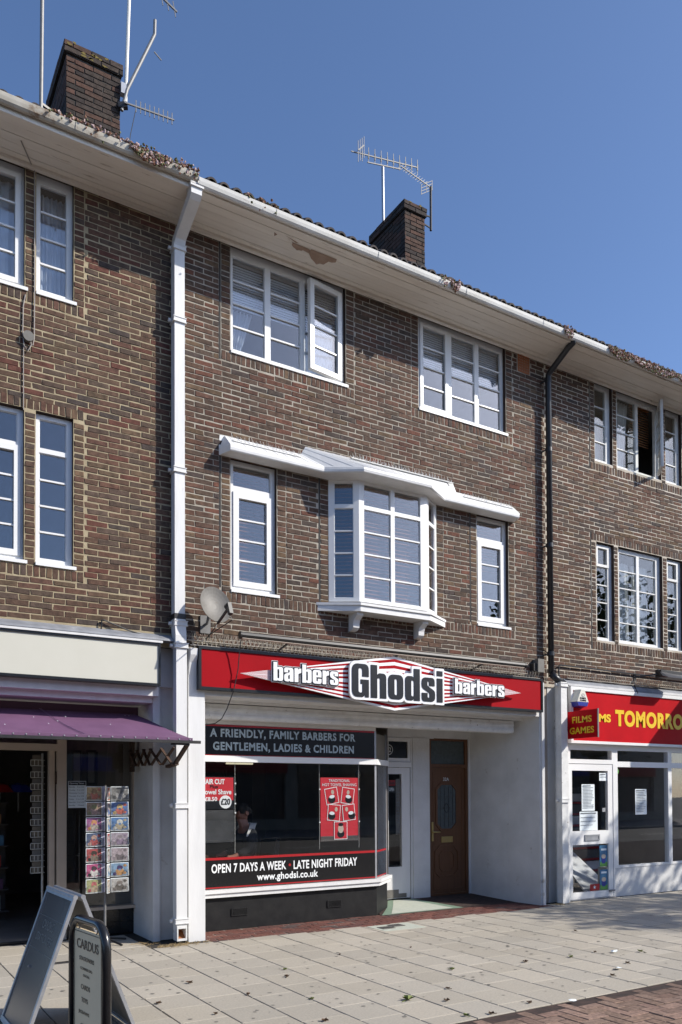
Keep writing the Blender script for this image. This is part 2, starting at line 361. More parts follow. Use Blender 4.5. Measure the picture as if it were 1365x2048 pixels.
def window(parent, name, x, y, z, w_, h_, cells, frame='white_pvc', gl='glass_up', rot=0, th=.05, bar=.018, sill=None, fmat2=None, label=None):
    """cells: (u0,u1,z0,z1,bars,sash) glass openings in local coordinates"""
    b = MB()
    for a, c, p, q in grid_rects(0, w_, 0, h_, [k[:4] for k in cells]): b.box(a, c, 0, th, p, q)
    for u0, u1, z0, z1, nb, sash in cells:
        if sash:
            for a, c, p, q in grid_rects(u0 - sash * .45, u1 + sash * .45, z0 - sash * .45, z1 + sash * .45, [(u0 + sash * .55, u1 - sash * .55, z0 + sash * .55, z1 - sash * .55)]): b.box(a, c, -.014, .034, p, q)
        else:
            for a, c, p, q in grid_rects(u0, u1, z0, z1, [(u0 + .008, u1 - .008, z0 + .008, z1 - .008)]): b.box(a, c, .012, .04, p, q)
    me = b.mesh(name, frame); o = bpy.data.objects.new(name, me); COL.objects.link(o); o.parent = parent
    o.location = Vector((x, y, z)) - WL[parent]; o.rotation_euler = (0, 0, rot); WL[o] = Vector((0, 0, 0))   # children in local coordinates
    if label: o['label'] = label
    for u0, u1, z0, z1, nb, sash in cells:
        i = sash * .55 if sash else .008; u0 += i; u1 -= i; z0 += i; z1 -= i; n = nb + 1; s_ = (z1 - z0) / max(n, 1)
        for k in range(n):
            MB().box(u0, u1, .02 + random.uniform(0, .001), .026, z0 + k * s_, z0 + (k + 1) * s_).build('pane', gl, o)
            if k: MB().box(u0, u1, .004, .032, z0 + k * s_ - bar / 2, z0 + k * s_ + bar / 2).build('glazing_bar', frame, o)
    if sill:
        MB().box(-sill[0], w_ + sill[1], -sill[2], .03, -.035, -.001).build('sill', frame, o)
    return o

# ------------------------------------------------------------------ the three buildings: walls
ZS = 7.95
def building(name, label, loc, x0, x1, zb, holes, reveal_holes, mortar, key):
    t = thing(name, label, 'building', loc)
    b = MB()
    for a, c, p, q in grid_rects(x0, x1, zb, ZS + .05, holes): b.face(((a, .0032, p), (c, .0032, p), (c, .0032, q), (a, .0032, q)))
    for a, c, p, q in holes:      # brick reveals, their shade put into a darker plain brick colour
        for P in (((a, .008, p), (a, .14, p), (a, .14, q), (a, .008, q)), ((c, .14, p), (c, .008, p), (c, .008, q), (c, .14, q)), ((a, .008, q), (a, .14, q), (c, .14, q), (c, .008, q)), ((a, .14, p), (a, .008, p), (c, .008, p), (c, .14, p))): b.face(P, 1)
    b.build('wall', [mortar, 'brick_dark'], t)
    # rooms behind the windows and the solid body behind
    for za, zc in ((zb + .1, 6.05), (6.2, ZS + .02)):
        r_ = MB(); r_.box(x0 + .05, x1 - .05, .145, 3.4, za, zc, skip='-y'); r_.build('room', 'room', t)
    return t
holesL = [(.55, 1.51, 6.69, ZS), (1.62, 1.99, 6.69, ZS), (.55, 1.51, 3.935, 5.48), (1.62, 1.99, 3.935, 5.48)]
holesM = [(3.75, 5.305, 6.69, ZS), (6.44, 7.98, 6.69, ZS), (3.745, 4.335, 3.935, 5.47), (7.42, 8.005, 3.935, 5.47), (5.05, 6.715, 3.935, 5.47)]
holesR = [(9.81, 10.215, 6.71, ZS), (10.31, 11.39, 6.71, ZS), (11.5, 11.92, 6.71, ZS), (9.82, 10.22, 3.94, 5.46), (10.315, 11.385, 3.94, 5.46), (11.5, 11.92, 3.94, 5.46)]
left = building('card_shop_building', 'brick terrace house with yellow mortar above the card shop with the purple awning', (1.2, .9, 0), -.4, 3.09, 3.2, holesL, None, 'mortar_yellow', 'left')
mid = building('barber_building', 'middle brick terrace house with a white bay window above the barber shop', (5.9, .9, 0), 3.09, 8.74, 3.15, holesM, None, 'mortar_grey', 'mid')
right = building('film_shop_building', 'brick terrace house with pale mortar and steel windows above the film shop', (10.6, .9, 0), 8.74, 12.6, 3.15, holesR, None, 'mortar_pale', 'right')

bk = Bricks()                                     # left house
bl_ = [(.40, 2.095, 6.56, ZS + .1), (.40, 2.095, 3.79, 5.59)]
bk.courses(-.4, 3.085, 3.33, ZS, bl_, 'left', off=.07)
for a, c in ((.42, .54), (1.52, 1.61), (2.0, 2.095)):
    bk.column(a, c, 6.68, ZS, 'tan'); bk.column(a, c, 3.91, 5.47, 'tan')
bk.rowlock(.42, 2.10, 6.565, 6.67, 'tan'); bk.rowlock(.42, 2.10, 3.795, 3.90, 'tan'); bk.rowlock(.42, 2.10, 5.485, 5.585, 'tan')
bk.finish(left)
bk = Bricks()                                     # middle house
bl_ = [(3.612, 5.425, 6.56, ZS + .1), (6.325, 8.10, 6.56, ZS + .1), (3.612, 4.455, 3.79, 5.47), (4.912, 6.83, 3.79, 5.47), (7.297, 8.115, 3.79, 5.47), (4.4, 7.4, 3.79, 3.91), (8.21, 8.45, 7.66, 7.93)]
bk.courses(3.095, 8.735, 3.2, ZS, bl_, 'mid', off=.11)
for a, c in ((3.635, 3.74), (5.315, 5.425), (6.325, 6.43), (7.99, 8.1)): bk.column(a, c, 6.68, ZS, 'tan' if a < 4 else 'mid')
for a, c in ((3.635, 3.735), (4.345, 4.455), (4.93, 5.04), (6.725, 6.83), (7.31, 7.41), (8.015, 8.115)): bk.column(a, c, 3.91, 5.47, 'tan')
bk.rowlock(3.635, 5.435, 6.565, 6.67, 'mid'); bk.rowlock(6.32, 8.105, 6.565, 6.67, 'mid'); bk.rowlock(3.635, 8.12, 3.795, 3.905, 'mid')
bk.finish(mid)
for a, p, q in ((3.602, 6.565, ZS), (3.602, 3.95, 5.47), (4.902, 3.93, 5.47), (7.287, 3.95, 5.47)):
    MB().box(a + .004, a + .024, -.001, .012, p, q).build('dark_joint', 'mortar_dark', mid)  # dark strip in the straight joint beside the header bricks
bk = Bricks()                                     # right house
bl_ = [(9.70, 12.04, 6.56, ZS + .1), (9.70, 12.04, 3.79, 5.58)]
bk.courses(8.745, 12.6, 3.2, ZS, bl_, 'right', off=.03)
for a, c in ((9.715, 9.80), (10.225, 10.30), (11.40, 11.49), (11.93, 12.03)):
    bk.column(a, c, 6.68, ZS, 'tan'); bk.column(a, c, 3.91, 5.465, 'tan')
bk.rowlock(9.71, 12.04, 6.565, 6.675, 'right'); bk.rowlock(9.71, 12.04, 3.795, 3.91, 'right'); bk.rowlock(9.71, 12.04, 5.475, 5.58, 'right')
bk.finish(right)
for p, q in ((3.80, 5.6), (6.57, 7.9)): MB().box(9.685, 9.703, -.002, .012, p, q).build('dark_joint', 'mortar_dark', right)  # dark strip along the near edge of the header column
ab = MB()                                          # terracotta air brick
for a, c, p, q in grid_rects(8.22, 8.44, 7.67, 7.92, [(8.235 + i * .034, 8.255 + i * .034, 7.69 + j * .037, 7.713 + j * .037) for i in range(6) for j in range(6)]): ab.box(a, c, -.006, .02, p, q)
ab.box(8.22, 8.44, .016, .022, 7.67, 7.92, m=1)
o = ab.build('air_brick', ['terracotta', 'hole'], mid); o['label'] = 'orange terracotta air brick under the eaves'

# ------------------------------------------------------------------ eaves, gutters, roof
def eaves(b, x0, x1, gut, dz):
    for k in range(5):
        a = -.57 + k * .114; MB().box(x0, x1, a + .002, a + .112, ZS + random.uniform(0, .004), ZS + .03).build('plank', 'soffit_paint', b)
    MB().box(x0, x1, -.592, -.572, ZS - .02, ZS + .075).build('fascia', 'soffit_paint', b)
    MB().box(x0, x1, -.05, -.002, ZS - .035, ZS - .002).build('eaves_mould', 'soffit_paint', b)
    pr = [(-.594, 8.03), (-.596, 7.955), (-.615, 7.935), (-.64, 7.938), (-.658, 7.955), (-.668, 7.985), (-.674, 8.015), (-.668, 8.022), (-.660, 7.99), (-.648, 7.962), (-.635, 7.948), (-.615, 7.946), (-.606, 7.958), (-.602, 8.03)]
    g = MB(); g.extrude_x([(y, z + dz) for y, z in pr], x0, x1); x = x0 + .9
    while x < x1:
        g.extrude_x([(y * 1.0 - .004, z + dz - .003) for y, z in pr[1:8]], x, x + .05, closed=False); x += 1.35
    g.build('gutter', gut, b)
eaves(left, -.4, 3.10, 'gutter_dirty', .035); eaves(mid, 3.105, 8.62, 'gutter_white', 0); eaves(right, 8.625, 12.6, 'gutter_white', .0)
PITCH = .577
def roof(b, x0, x1):
    ze = 8.035; r_ = MB(); y1 = 3.9
    r_.prism(((x0, -.6, ze), (x1, -.6, ze), (x1, y1, ze + (y1 + .6) * PITCH), (x0, y1, ze + (y1 + .6) * PITCH)), (0, 0, -.05))
    r_.prism(((x0, y1 + .002, ze + (y1 + .6) * PITCH), (x1, y1 + .002, ze + (y1 + .6) * PITCH), (x1, 8.5, ze), (x0, 8.5, ze)), (0, 0, -.05))
    o = r_.build('roof', 'tile', b)
    tm = MB(); n = 8; L_ = .34
    ring = [(.060 * math.cos(a), .066 * math.sin(a)) for a in [math.pi * k / n for k in range(n + 1)]]
    a = [(u, 0, v) for u, v in ring]; c = [(u * .9, L_, v * .9 + L_ * PITCH) for u, v in ring]
    for k in range(n): tm.face((a[k], a[k + 1], c[k + 1], c[k]))
    i_ = [(u * .78, 0, v * .72 - .004) for u, v in ring]
    for k in range(n): tm.face((a[k + 1], a[k], i_[k], i_[k + 1]))
    tm.face([(u, .05, v) for u, v in ring][::-1])
    me = tm.mesh('tile', 'tile', smooth=False)
    for row in range(2):
        k = math.ceil(x0 / .147)
        while k * .147 < x1 - .05:
            q = inst('tile', me, (k * .147 + .03 + random.uniform(-.006, .006), -.625 + row * .3, ze + .008 + row * .3 * PITCH + random.uniform(0, .006)), o); k += 1
roof(left, -.4, 3.1); roof(mid, 3.1, 8.62); roof(right, 8.62, 12.6)

def chimney(b, x0, x1, y0, y1, z0, z1, pots, name, lab, lime=0):
    c = MB(); c.box(x0 + .008, x1 - .008, y0 + .008, y1 - .008, z0, z1 - .16); c.box(x0 - .02, x1 + .02, y0 - .02, y1 + .02, z1 - .155, z1 - .012)
    o = c.build('chimney', 'mortar_dark' if not lime else 'mortar_dark', b); o['label'] = lab
    s = Bricks(); kw = dict(ch=.0685, bl=.235, base=z0)
    s.courses(x0, x1, z0, z1 - .16, [], 'chim', y=y0, **kw); s.courses(y0, y1, z0, z1 - .16, [], 'chim', y=x0, face='x', **kw)
    s.courses(x0 - .03, x1 + .03, z1 - .15, z1, [], 'chim', y=y0 - .03, ch=.075, bl=.235, base=z1 - .15); s.courses(y0 - .03, y1 + .03, z1 - .15, z1, [], 'chim', y=x0 - .03, face='x', ch=.075, bl=.235, base=z1 - .15)
    s.finish(o, limit=300)
    for xx, yy, rr in pots:
        p = MB(); p.tube([(xx, yy, z1 - .02), (xx, yy, z1 + .09), (xx, yy, z1 + .10)], [rr, rr, rr * .9], 14); p.build('chimney_pot', 'terracotta', o, smooth=True)
    for k in range(lime):
        xx = random.uniform(x0, x1); zz = z1 - random.uniform(0, .15)
        l = MB(); l.face([(xx + random.uniform(.01, .05) * math.cos(a), y0 - .0345, zz + random.uniform(.008, .02) * math.sin(a)) for a in [2 * math.pi * j / 7 for j in range(7)]]); l.build('lichen', 'lichen', o)
    return o
chimney(left, 2.36, 3.055, 2.0, 3.05, 9.3, 11.26, ((2.62, 2.3, .11), (2.86, 2.28, .12)), 'chimney', 'wide brick chimney with lichen and low clay pots', 11)
chimney(mid, 7.69, 8.095, 2.0, 2.98, 9.3, 11.24, (), 'chimney', 'dark narrow brick chimney with an aerial clamped to it', 2)
# peeling paint under the middle eaves
pl = MB(); pl.face([(4.34, -.385, ZS - .003), (4.40, -.335, ZS - .003), (4.60, -.305, ZS - .003), (4.66, -.30, ZS - .003), (4.93, -.355, ZS - .003), (4.90, -.385, ZS - .003), (4.62, -.37, ZS - .003), (4.5, -.355, ZS - .003)])
pl.build('bare_patch', 'bare_wood', mid)
for k, (xa, xb, ya, yb, dr) in enumerate(((4.60, 4.95, -.385, -.27, .06), (4.36, 4.58, -.375, -.32, .025))):
    fl = MB(); n = 8
    for j_ in range(n):
        for i_ in range(6):
            P = []
            for jj, ii in ((j_, i_), (j_, i_ + 1), (j_ + 1, i_ + 1), (j_ + 1, i_)):
                u_, v_ = jj / n, ii / 6; w__ = .35 + .65 * math.sin(math.pi * min(1, u_ * 1.15 + .05)) + .08 * math.sin(u_ * 23); P.append((xa + (xb - xa) * u_, ya + (yb - ya) * v_ * w__, ZS - .004 - dr * (v_ ** 1.7) * w__))
            fl.face(P); fl.face([(x, y, z - .0015) for x, y, z in P[::-1]], 1)
    fl.build('paint_flake', ['soffit_paint', 'bare_wood'], mid)
for q in (((4.10, -.42), (4.15, -.40), (4.13, -.36)), ((4.22, -.44), (4.42, -.40), (4.40, -.385)), ((4.27, -.41), (4.33, -.38), (4.30, -.40))):
    MB().face([(x, y, ZS - .003) for x, y in q]).build('bare_patch', 'bare_wood', mid)

# ------------------------------------------------------------------ upstairs windows
def W(b, x0, x1, z0, z1, cells, **k): return window(b, k.pop('name', 'window'), x0, k.pop('y', .06), z0, x1 - x0, z1 - z0, [(u0 - x0, u1 - x0, p - z0, q - z0, n, s) for u0, u1, p, q, n, s in cells], **k)
S1 = (.0, .03, .075)
W(left, .55, 1.51, 6.70, 7.945, [(.61, 1.0, 6.77, 7.85, 3, 0), (1.06, 1.455, 6.77, 7.85, 3, .05)], sill=S1, gl='glass_up')
W(left, 1.62, 1.99, 6.70, 7.945, [(1.665, 1.935, 6.76, 7.85, 3, 0)], sill=S1)
W(left, .55, 1.51, 3.945, 5.475, [(.61, 1.0, 5.14, 5.43, 0, 0), (1.06, 1.455, 5.14, 5.43, 0, 0), (.61, 1.0, 4.0, 5.08, 3, 0), (1.06, 1.455, 4.02, 5.08, 3, .06)], sill=S1)
W(left, 1.62, 1.99, 3.945, 5.475, [(1.665, 1.935, 5.13, 5.43, 0, 0), (1.665, 1.935, 4.0, 5.085, 3, 0)], sill=S1)
W(mid, 3.75, 5.305, 6.705, 7.945, [(3.80, 4.215, 6.755, 7.845, 3, 0), (4.288, 4.695, 6.755, 7.845, 3, 0), (4.757, 5.265, 6.755, 7.845, 0, 0)], sill=S1)
window(mid, 'open_casement', 4.765, -.045, 6.745, .50, 1.11, [(.03, .47, .03, 1.08, 3, .06)], rot=R(8.5), th=.04)
W(mid, 6.44, 7.98, 6.705, 7.945, [(6.525, 6.955, 6.76, 7.87, 3, .05), (7.045, 7.455, 6.755, 7.87, 3, 0), (7.53, 7.935, 6.755, 7.87, 3, 0)], sill=S1)
W(mid, 3.745, 4.335, 3.945, 5.455, [(3.80, 4.285, 5.16, 5.41, 0, 0), (3.83, 4.265, 4.03, 5.065, 3, .07)], sill=S1)
W(mid, 7.42, 8.005, 3.945, 5.455, [(7.475, 7.955, 5.16, 5.41, 0, 0), (7.505, 7.935, 4.03, 5.085, 3, .07)], sill=S1)
old = dict(frame='old_white', gl='glass_old', sill=(.02, .03, .05), bar=.016)
W(right, 9.81, 10.215, 6.72, 7.945, [(9.87, 10.12, 6.77, 7.88, 3, 0)], **old)
W(right, 10.31, 11.39, 6.72, 7.945, [(10.39, 10.83, 6.77, 7.87, 3, 0), (10.89, 11.31, 6.77, 7.87, -1, 0)], **old)
window(right, 'open_casement', 11.055, -.28, 6.78, .40, 1.08, [(.02, .38, .02, 1.06, 3, .03)], frame='old_white', gl='glass_old', rot=R(46), th=.025)
W(right, 11.5, 11.92, 6.72, 7.945, [(11.56, 11.84, 6.77, 7.88, 3, 0)], **old)
W(right, 9.82, 10.22, 3.955, 5.455, [(9.88, 10.13, 5.12, 5.41, 0, .04), (9.88, 10.13, 4.0, 5.10, 3, 0)], **old)
W(right, 10.315, 11.385, 3.955, 5.455, [(10.40, 10.81, 4.0, 5.39, 4, 0), (10.875, 11.28, 4.0, 5.39, 4, 0)], **old)
W(right, 11.5, 11.92, 3.955, 5.455, [(11.56, 11.82, 5.12, 5.41, 0, .04), (11.56, 11.82, 4.0, 5.10, 3, 0)], **old)

# bay window with its canopy
bz0, bz1 = 3.955, 5.455
fw_ = 6.40 - 5.36
window(mid, 'bay_window_front', 5.36, -.2, bz0, fw_, bz1 - bz0, [(.075, .475, 1.195, 1.465, 0, 0), (.535, .94, 1.195, 1.465, 0, 0), (.075, .475, .045, 1.15, 3, 0), (.535, .94, .045, 1.15, 3, 0)])
sw = math.hypot(.32, .2); sa = math.atan2(.2, .32)
window(mid, 'bay_window_side', 5.04, -.004, bz0, sw - .004, bz1 - bz0, [(.07, sw - .07, 1.195, 1.465, 0, 0), (.07, sw - .07, .045, 1.15, 3, 0)], rot=-sa)
window(mid, 'bay_window_side', 6.403, -.2, bz0, sw - .01, bz1 - bz0, [(.07, sw - .08, 1.195, 1.465, 0, 0), (.07, sw - .08, .045, 1.15, 3, 0)], rot=math.atan2(.2, .31))
bs = MB(); poly = [(4.865, 0), (5.335, -.272), (6.42, -.272), (6.87, 0)]
bs.prism([(x, y, 3.925) for x, y in poly], (0, 0, -.03)); bs.prism([(x * .985 + .088, y * .93, 3.894) for x, y in poly], (0, 0, -.07)); bs.build('bay_sill', 'white_paint', mid)
MB().prism([(5.05, .1, 3.945), (5.37, -.19, 3.945), (6.39, -.19, 3.945), (6.71, .1, 3.945)], (0, 0, -.015)).build('bay_floor', 'white_pvc', mid)
for x in (5.37, 6.37):
    br = MB(); pr = [(-.002, 3.823), (-.20, 3.823), (-.205, 3.79), (-.17, 3.765), (-.13, 3.74), (-.115, 3.70), (-.11, 3.65), (-.07, 3.62), (-.002, 3.615)]
    br.extrude_x(pr, x - .045, x + .045); br.build('bracket', 'white_paint', mid)
cn = MB()
fl_ = [(3.60, -.0), (3.66, -.19), (4.875, -.19), (5.285, -.43), (6.31, -.43), (6.72, -.19), (8.04, -.19), (8.11, 0)]
def ring(off, z): return [(x, y * off, z) for x, y in fl_]
zb_ = 5.452; prof = [(.95, zb_), (1.0, zb_ + .012), (1.015, zb_ + .04), (1.0, zb_ + .068), (.96, zb_ + .076)]
rs = [ring(o_, z_) for o_, z_ in prof]
tops = [(3.61, -.002, 5.685), (3.67, -.002, 5.69), (4.66, -.002, 5.69), (4.72, -.002, 5.795), (7.0, -.002, 5.80), (7.06, -.002, 5.69), (8.03, -.002, 5.685), (8.1, -.002, 5.67)]
for a, b in zip(rs, rs[1:]):
    for k in range(7): cn.face((a[k], a[k + 1], b[k + 1], b[k]))
for k in range(7): cn.face((rs[-1][k], rs[-1][k + 1], tops[k + 1], tops[k]))
cn.face([rs[0][k] for k in range(8)][::-1] + [])
cn.face([(3.60, -.001, zb_), (3.60, -.001, 5.55), (3.61, -.002, 5.685), rs[-1][0]]); cn.build('canopy', 'white_paint', mid)
for k in range(1, 6):                                # board joints on the canopy slope
    n_ = max(2, int((tops[k + 1][0] - tops[k][0]) / .11))
    for q in range(n_):
        u_ = (q + .5) / n_; a, b_ = [Vector(rs[-1][k + e]) for e in (0, 1)], [Vector(tops[k + e]) for e in (0, 1)]; p0, p1 = a[0].lerp(a[1], u_), b_[0].lerp(b_[1], u_)
        MB().obox(p0 + Vector((0, -.001, .001)), p1 + Vector((0, -.001, .001)), .004, .003).build('board_joint', 'white_paint', mid)

# curtains, blinds
def curtain(x0, x1, xb0, xb1, z0, z1, y, lab, mat='curtain', n=26):
    c = MB()
    g = [[(x0 + (x1 - x0) * i / n) * (1 - t) + (xb0 + (xb1 - xb0) * i / n) * t for i in range(n + 1)] for t in [j / 6 for j in range(7)]]
    for j in range(6):
        for i in range(n):
            P = []
            for jj, ii in ((j, i), (j, i + 1), (j + 1, i + 1), (j + 1, i)): P.append((g[jj][ii], y + .022 * math.sin(ii * 1.75 + .3 * jj) , z1 + (z0 - z1) * jj / 6))
            c.face(P)
    return tag(c.build('curtain', mat, smooth=True), lab, 'curtain')
curtain(3.79, 4.12, 3.79, 3.93, 6.72, 7.3, .2, 'white net curtain drawn aside in the upper window by the white downpipe')
curtain(4.75, 5.28, 4.8, 5.28, 6.72, 7.35, .2, 'white net curtain hanging behind the open casement')
curtain(.6, 1.45, .6, 1.45, 6.72, 7.84, .2, 'grey-white net curtain in the cropped upper window of the yellow-mortar house')
curtain(1.64, 1.97, 1.64, 1.97, 6.72, 7.84, .2, 'pale curtain filling the narrow upper window of the yellow-mortar house')
curtain(9.86, 10.18, 9.86, 10.18, 6.74, 7.5, .22, 'pale curtain low in the narrow upper steel window beside the black downpipe')
curtain(10.38, 10.85, 10.38, 10.7, 6.74, 7.9, .22, 'white net curtain in the broad upper steel window with the open sash')
curtain(11.54, 11.88, 11.54, 11.88, 6.74, 7.6, .22, 'pale curtain in the upper steel window cut by the frame')
curtain(10.38, 10.84, 10.4, 10.84, 3.97, 5.3, .24, 'cream curtain in the wide lower steel window, nearer half')
curtain(10.9, 11.3, 10.95, 11.3, 3.97, 5.3, .24, 'cream curtain in the wide lower steel window, farther half')
curtain(9.87, 10.0, 9.87, 9.93, 3.97, 5.1, .22, 'narrow white curtain in the lower steel window with the small open vent')
curtain(11.52, 11.9, 11.55, 11.9, 3.97, 5.1, .24, 'cream curtain in the lower steel window cut by the frame')
def blind(x0, x1, z0, z1, y, pitch, mat, lab, tilt=35, rot=0, group=None):
    t = thing('venetian_blind', lab, 'blind', (x0, y, z0), group); t.rotation_euler = (0, 0, rot); wd = x1 - x0
    h = MB().box(0, wd, -.02, .02, 0, .035); o = bpy.data.objects.new('head_rail', h.mesh('head_rail', mat)); COL.objects.link(o); o.parent = t; o.location = (0, 0, z1 - z0)
    s = MB(); ca, sa_ = math.cos(R(tilt)) * pitch * .42, math.sin(R(tilt)) * pitch * .42
    s.prism(((0, -ca, -sa_), (wd, -ca, -sa_), (wd, ca, sa_), (0, ca, sa_)), (0, 0, .0025)); me = s.mesh('slat', mat); z = 0
    while z < z1 - z0 - .01:
        o = bpy.data.objects.new('slat', me); COL.objects.link(o); o.parent = t; o.location = (0, 0, z); z += pitch
blind(3.79, 4.29, 4.0, 5.38, .2, .047, 'blind_wood', 'wooden slatted blind in the small window beside the satellite dish')
blind(5.40, 6.36, 4.0, 5.38, -.10, .047, 'blind_wood', 'wide wooden slatted blind across the front of the bay window')
blind(5.07, 5.38, 4.0, 5.38, .09, .047, 'blind_wood', 'wooden slatted blind in the side of the bay facing the satellite dish', rot=-sa)
blind(6.42, 6.70, 4.0, 5.38, -.1, .047, 'blind_wood', 'wooden slatted blind in the side of the bay facing the black downpipe', rot=math.atan2(.2, .31))
blind(7.47, 7.96, 4.75, 5.38, .2, .047, 'blind_wood', 'half-raised slatted blind in the small window beside the black downpipe')
blind(3.79, 4.72, 7.32, 7.84, .16, .03, 'blind_white', 'pale fine-slatted blind half lowered over the two fixed upper lights', tilt=78)
blind(6.50, 7.95, 7.38, 7.86, .15, .03, 'blind_white', 'pale fine-slatted blind half lowered in the upper window near the black downpipe', tilt=78)
blind(4.76, 5.27, 7.32, 7.84, .16, .03, 'blind_white', 'pale fine-slatted blind behind the open casement', tilt=60)
blind(10.87, 11.33, 7.3, 7.9, .2, .04, 'blind_wood', 'brown slatted blind seen through the open sash of the steel window', tilt=55)

# ------------------------------------------------------------------ rainwater pipes
p = MB()
p.box(3.03, 3.145, -.135, -.025, 3.50, 7.62); p.build('downpipe', 'white_paint', mid)
q = MB()
pa = [(-.135, 7.615), (-.025, 7.615), (-.06, 7.70), (-.50, 7.90), (-.52, 7.96), (-.635, 7.96), (-.63, 7.86), (-.58, 7.82), (-.16, 7.66)]
q.extrude_x(pa, 3.032, 3.15); q.box(3.02, 3.165, -.65, -.52, 7.925, 7.945); q.box(3.022, 3.162, -.645, -.525, 7.955, 7.97); q.build('swan_neck', 'white_paint', mid)
def collar(z, y0, y1, x0=3.03, x1=3.145, par=mid, mat='white_paint', lug=True):
    c = MB(); c.box(x0 - .012, x1 + .012, y0 - .012, y1, z - .02, z + .02); c.box(x0 - .018, x1 + .018, y0 - .018, y1, z - .028, z - .02); c.box(x0 - .018, x1 + .018, y0 - .018, y1, z + .02, z + .028)
    if lug: c.tube([(x0 - .02, y1 - .05, z), (x0 - .05, y1 - .05, z)], .02, 10)
    c.build('pipe_collar', mat, par)
for z in (7.58, 6.78, 5.13): collar(z, -.135, -.025)
kn = MB(); kn.extrude_x([(-.14, 3.50), (-.02, 3.50), (-.02, 3.42), (-.05, 3.30), (-.05, 3.24), (-.165, 3.24), (-.165, 3.32), (-.15, 3.42)], 3.028, 3.15); kn.build('offset_joint', 'white_paint', mid)
MB().box(3.024, 3.152, -.142, -.022, 3.505, 3.56).build('joint_band', 'black_metal', mid)
lp = MB(); lp.box(3.035, 3.155, -.165, -.055, .19, 3.24); lp.build('lower_downpipe', 'white_paint', mid)
for z in (3.455, 3.21, 1.48, .24): collar(z, -.165 if z < 3.4 else -.14, -.055 if z < 3.4 else -.02, 3.035, 3.155)
sh = MB()
for a, c, b_, d in grid_rects(3.038, 3.15, .03, .19, [(3.052, 3.136, .055, .16)]): sh.box(a, c, -.175, -.165, b_, d)
sh.box(3.038, 3.15, -.1645, -.055, .16, .19); sh.box(3.038, 3.05, -.1645, -.055, .03, .16); sh.box(3.138, 3.15, -.1645, -.055, .03, .16)
sh.face(((3.05, -.16, .05), (3.138, -.16, .05), (3.138, -.06, .12), (3.05, -.06, .12)), 1); sh.face(((3.05, -.058, .05), (3.138, -.058, .05), (3.138, -.058, .16), (3.05, -.058, .16)), 1)
sh.build('pipe_shoe', ['old_white', 'rust'], mid)
bp_ = MB(); bp_.tube([(8.725, -.095, 3.33), (8.725, -.095, 7.66), (8.722, -.12, 7.72), (8.70, -.50, 7.90), (8.70, -.60, 7.93), (8.70, -.62, 7.99)], .043, 14); bp_.build('downpipe', 'black_plastic', right, smooth=True)['label'] = 'black round downpipe'
for z in (3.62, 5.2, 6.6, 7.62):
    c = MB(); c.tube([(8.725, -.095, z - .03), (8.725, -.095, z + .03)], .05, 14); c.obox((8.69, -.09, z), (8.66, 0, z - .02), .012, .02); c.obox((8.69, -.09, z), (8.67, 0, z + .06), .008, .012); c.build('pipe_clip', 'black_plastic', right)
wp = MB(); wp.box(8.775, 8.895, -.235, -.125, .02, 3.20); wp.build('lower_downpipe', 'old_white', right)
for z in (3.16, 1.49): collar(z, -.235, -.125, 8.775, 8.895, right, 'old_white')
MB().tube([(8.725, -.095, 3.33), (8.76, -.14, 3.27), (8.83, -.18, 3.20)], .05, 12).build('pipe_boot', 'black_plastic', right, smooth=True)

# ------------------------------------------------------------------ card shop front (left)
f = MB()
f.box(2.865, 2.94, .10, .9, 0, 2.78); f.box(2.94, 2.955, .118, .3, 0, 2.78); f.box(2.955, 3.22, .16, .6, 0, 3.22); f.box(2.90, 3.22, .10, .159, 2.781, 3.21)
f.build('pilaster', 'render_white', left)
MB().box(-.4, 2.895, .0, .5, 2.665, 2.762).build('lintel', 'white_paint', left)
MB().box(-.4, 2.86, .10, .8, 2.60, 2.664).build('awning_recess_top', 'white_paint', left)
MB().box(-.4, 2.86, .62, .8, 2.26, 2.60).build('awning_box', 'purple_dark', left)
lf = MB(); lf.extrude_x([(.004, 3.335), (-.012, 3.335), (-.12, 3.275), (-.13, 3.252), (.004, 3.252)], -.4, 3.02); lf.build('lead_flashing', 'lead', left)
MB().box(-.4, 2.90, -.125, .09, 3.224, 3.25).build('sign_capping', 'white_paint', left)
s_ = thing('fascia_sign', 'blank cream shop fascia sign with thin black frame above the purple awning', 'sign', (1.25, -.02, 2.77))
MB().box(-.4, 2.862, -.098, .06, 2.788, 3.20).build('panel', 'sign_cream', s_)
fr = MB()
for a, c, b_, d in grid_rects(-.43, 2.88, 2.762, 3.222, [(-.4, 2.862, 2.788, 3.20)]): fr.box(a, c, -.112, .07, b_, d)
fr.build('frame', 'sign_black', s_)
cs = MB()                                     # timber shop frame
cs.box(2.005, 2.105, .78, .86, .0, 2.6); cs.box(1.93, 1.99, .84, .92, .0, 2.09); cs.box(-.4, 2.004, .78, .86, 2.09, 2.165); cs.box(-.4, 2.004, .79, .84, 2.30, 2.60); cs.box(2.855, 2.90, .78, .86, .30, 2.6); cs.box(2.106, 2.854, .78, .86, 2.3, 2.6)
cs.box(2.106, 2.91, .72, .86, .30, .335); cs.build('shop_frame', 'cream_frame', left)
MB().box(1.992, 2.004, .80, .83, 1.72, 1.86).build('hinge', 'iron_rust', left)
MB().box(2.106, 2.855, .815, .823, .336, 2.3).build('pane', 'glass', left)
MB().box(-.4, 2.0, .81, .818, 2.166, 2.30).build('transom_pane', 'glass', left)
tl = MB().box(0, .143, 0, .012, 0, .139)
tme = tl.mesh('tile', 'tile_black')
for i in range(6):
    for j in range(2): inst('tile', tme, (2.108 + i * .148, .79, .008 + j * .145), left)
MB().box(2.1, 3.0, .803, .87, 0, .30).build('stall_riser', 'slab_bed', left)
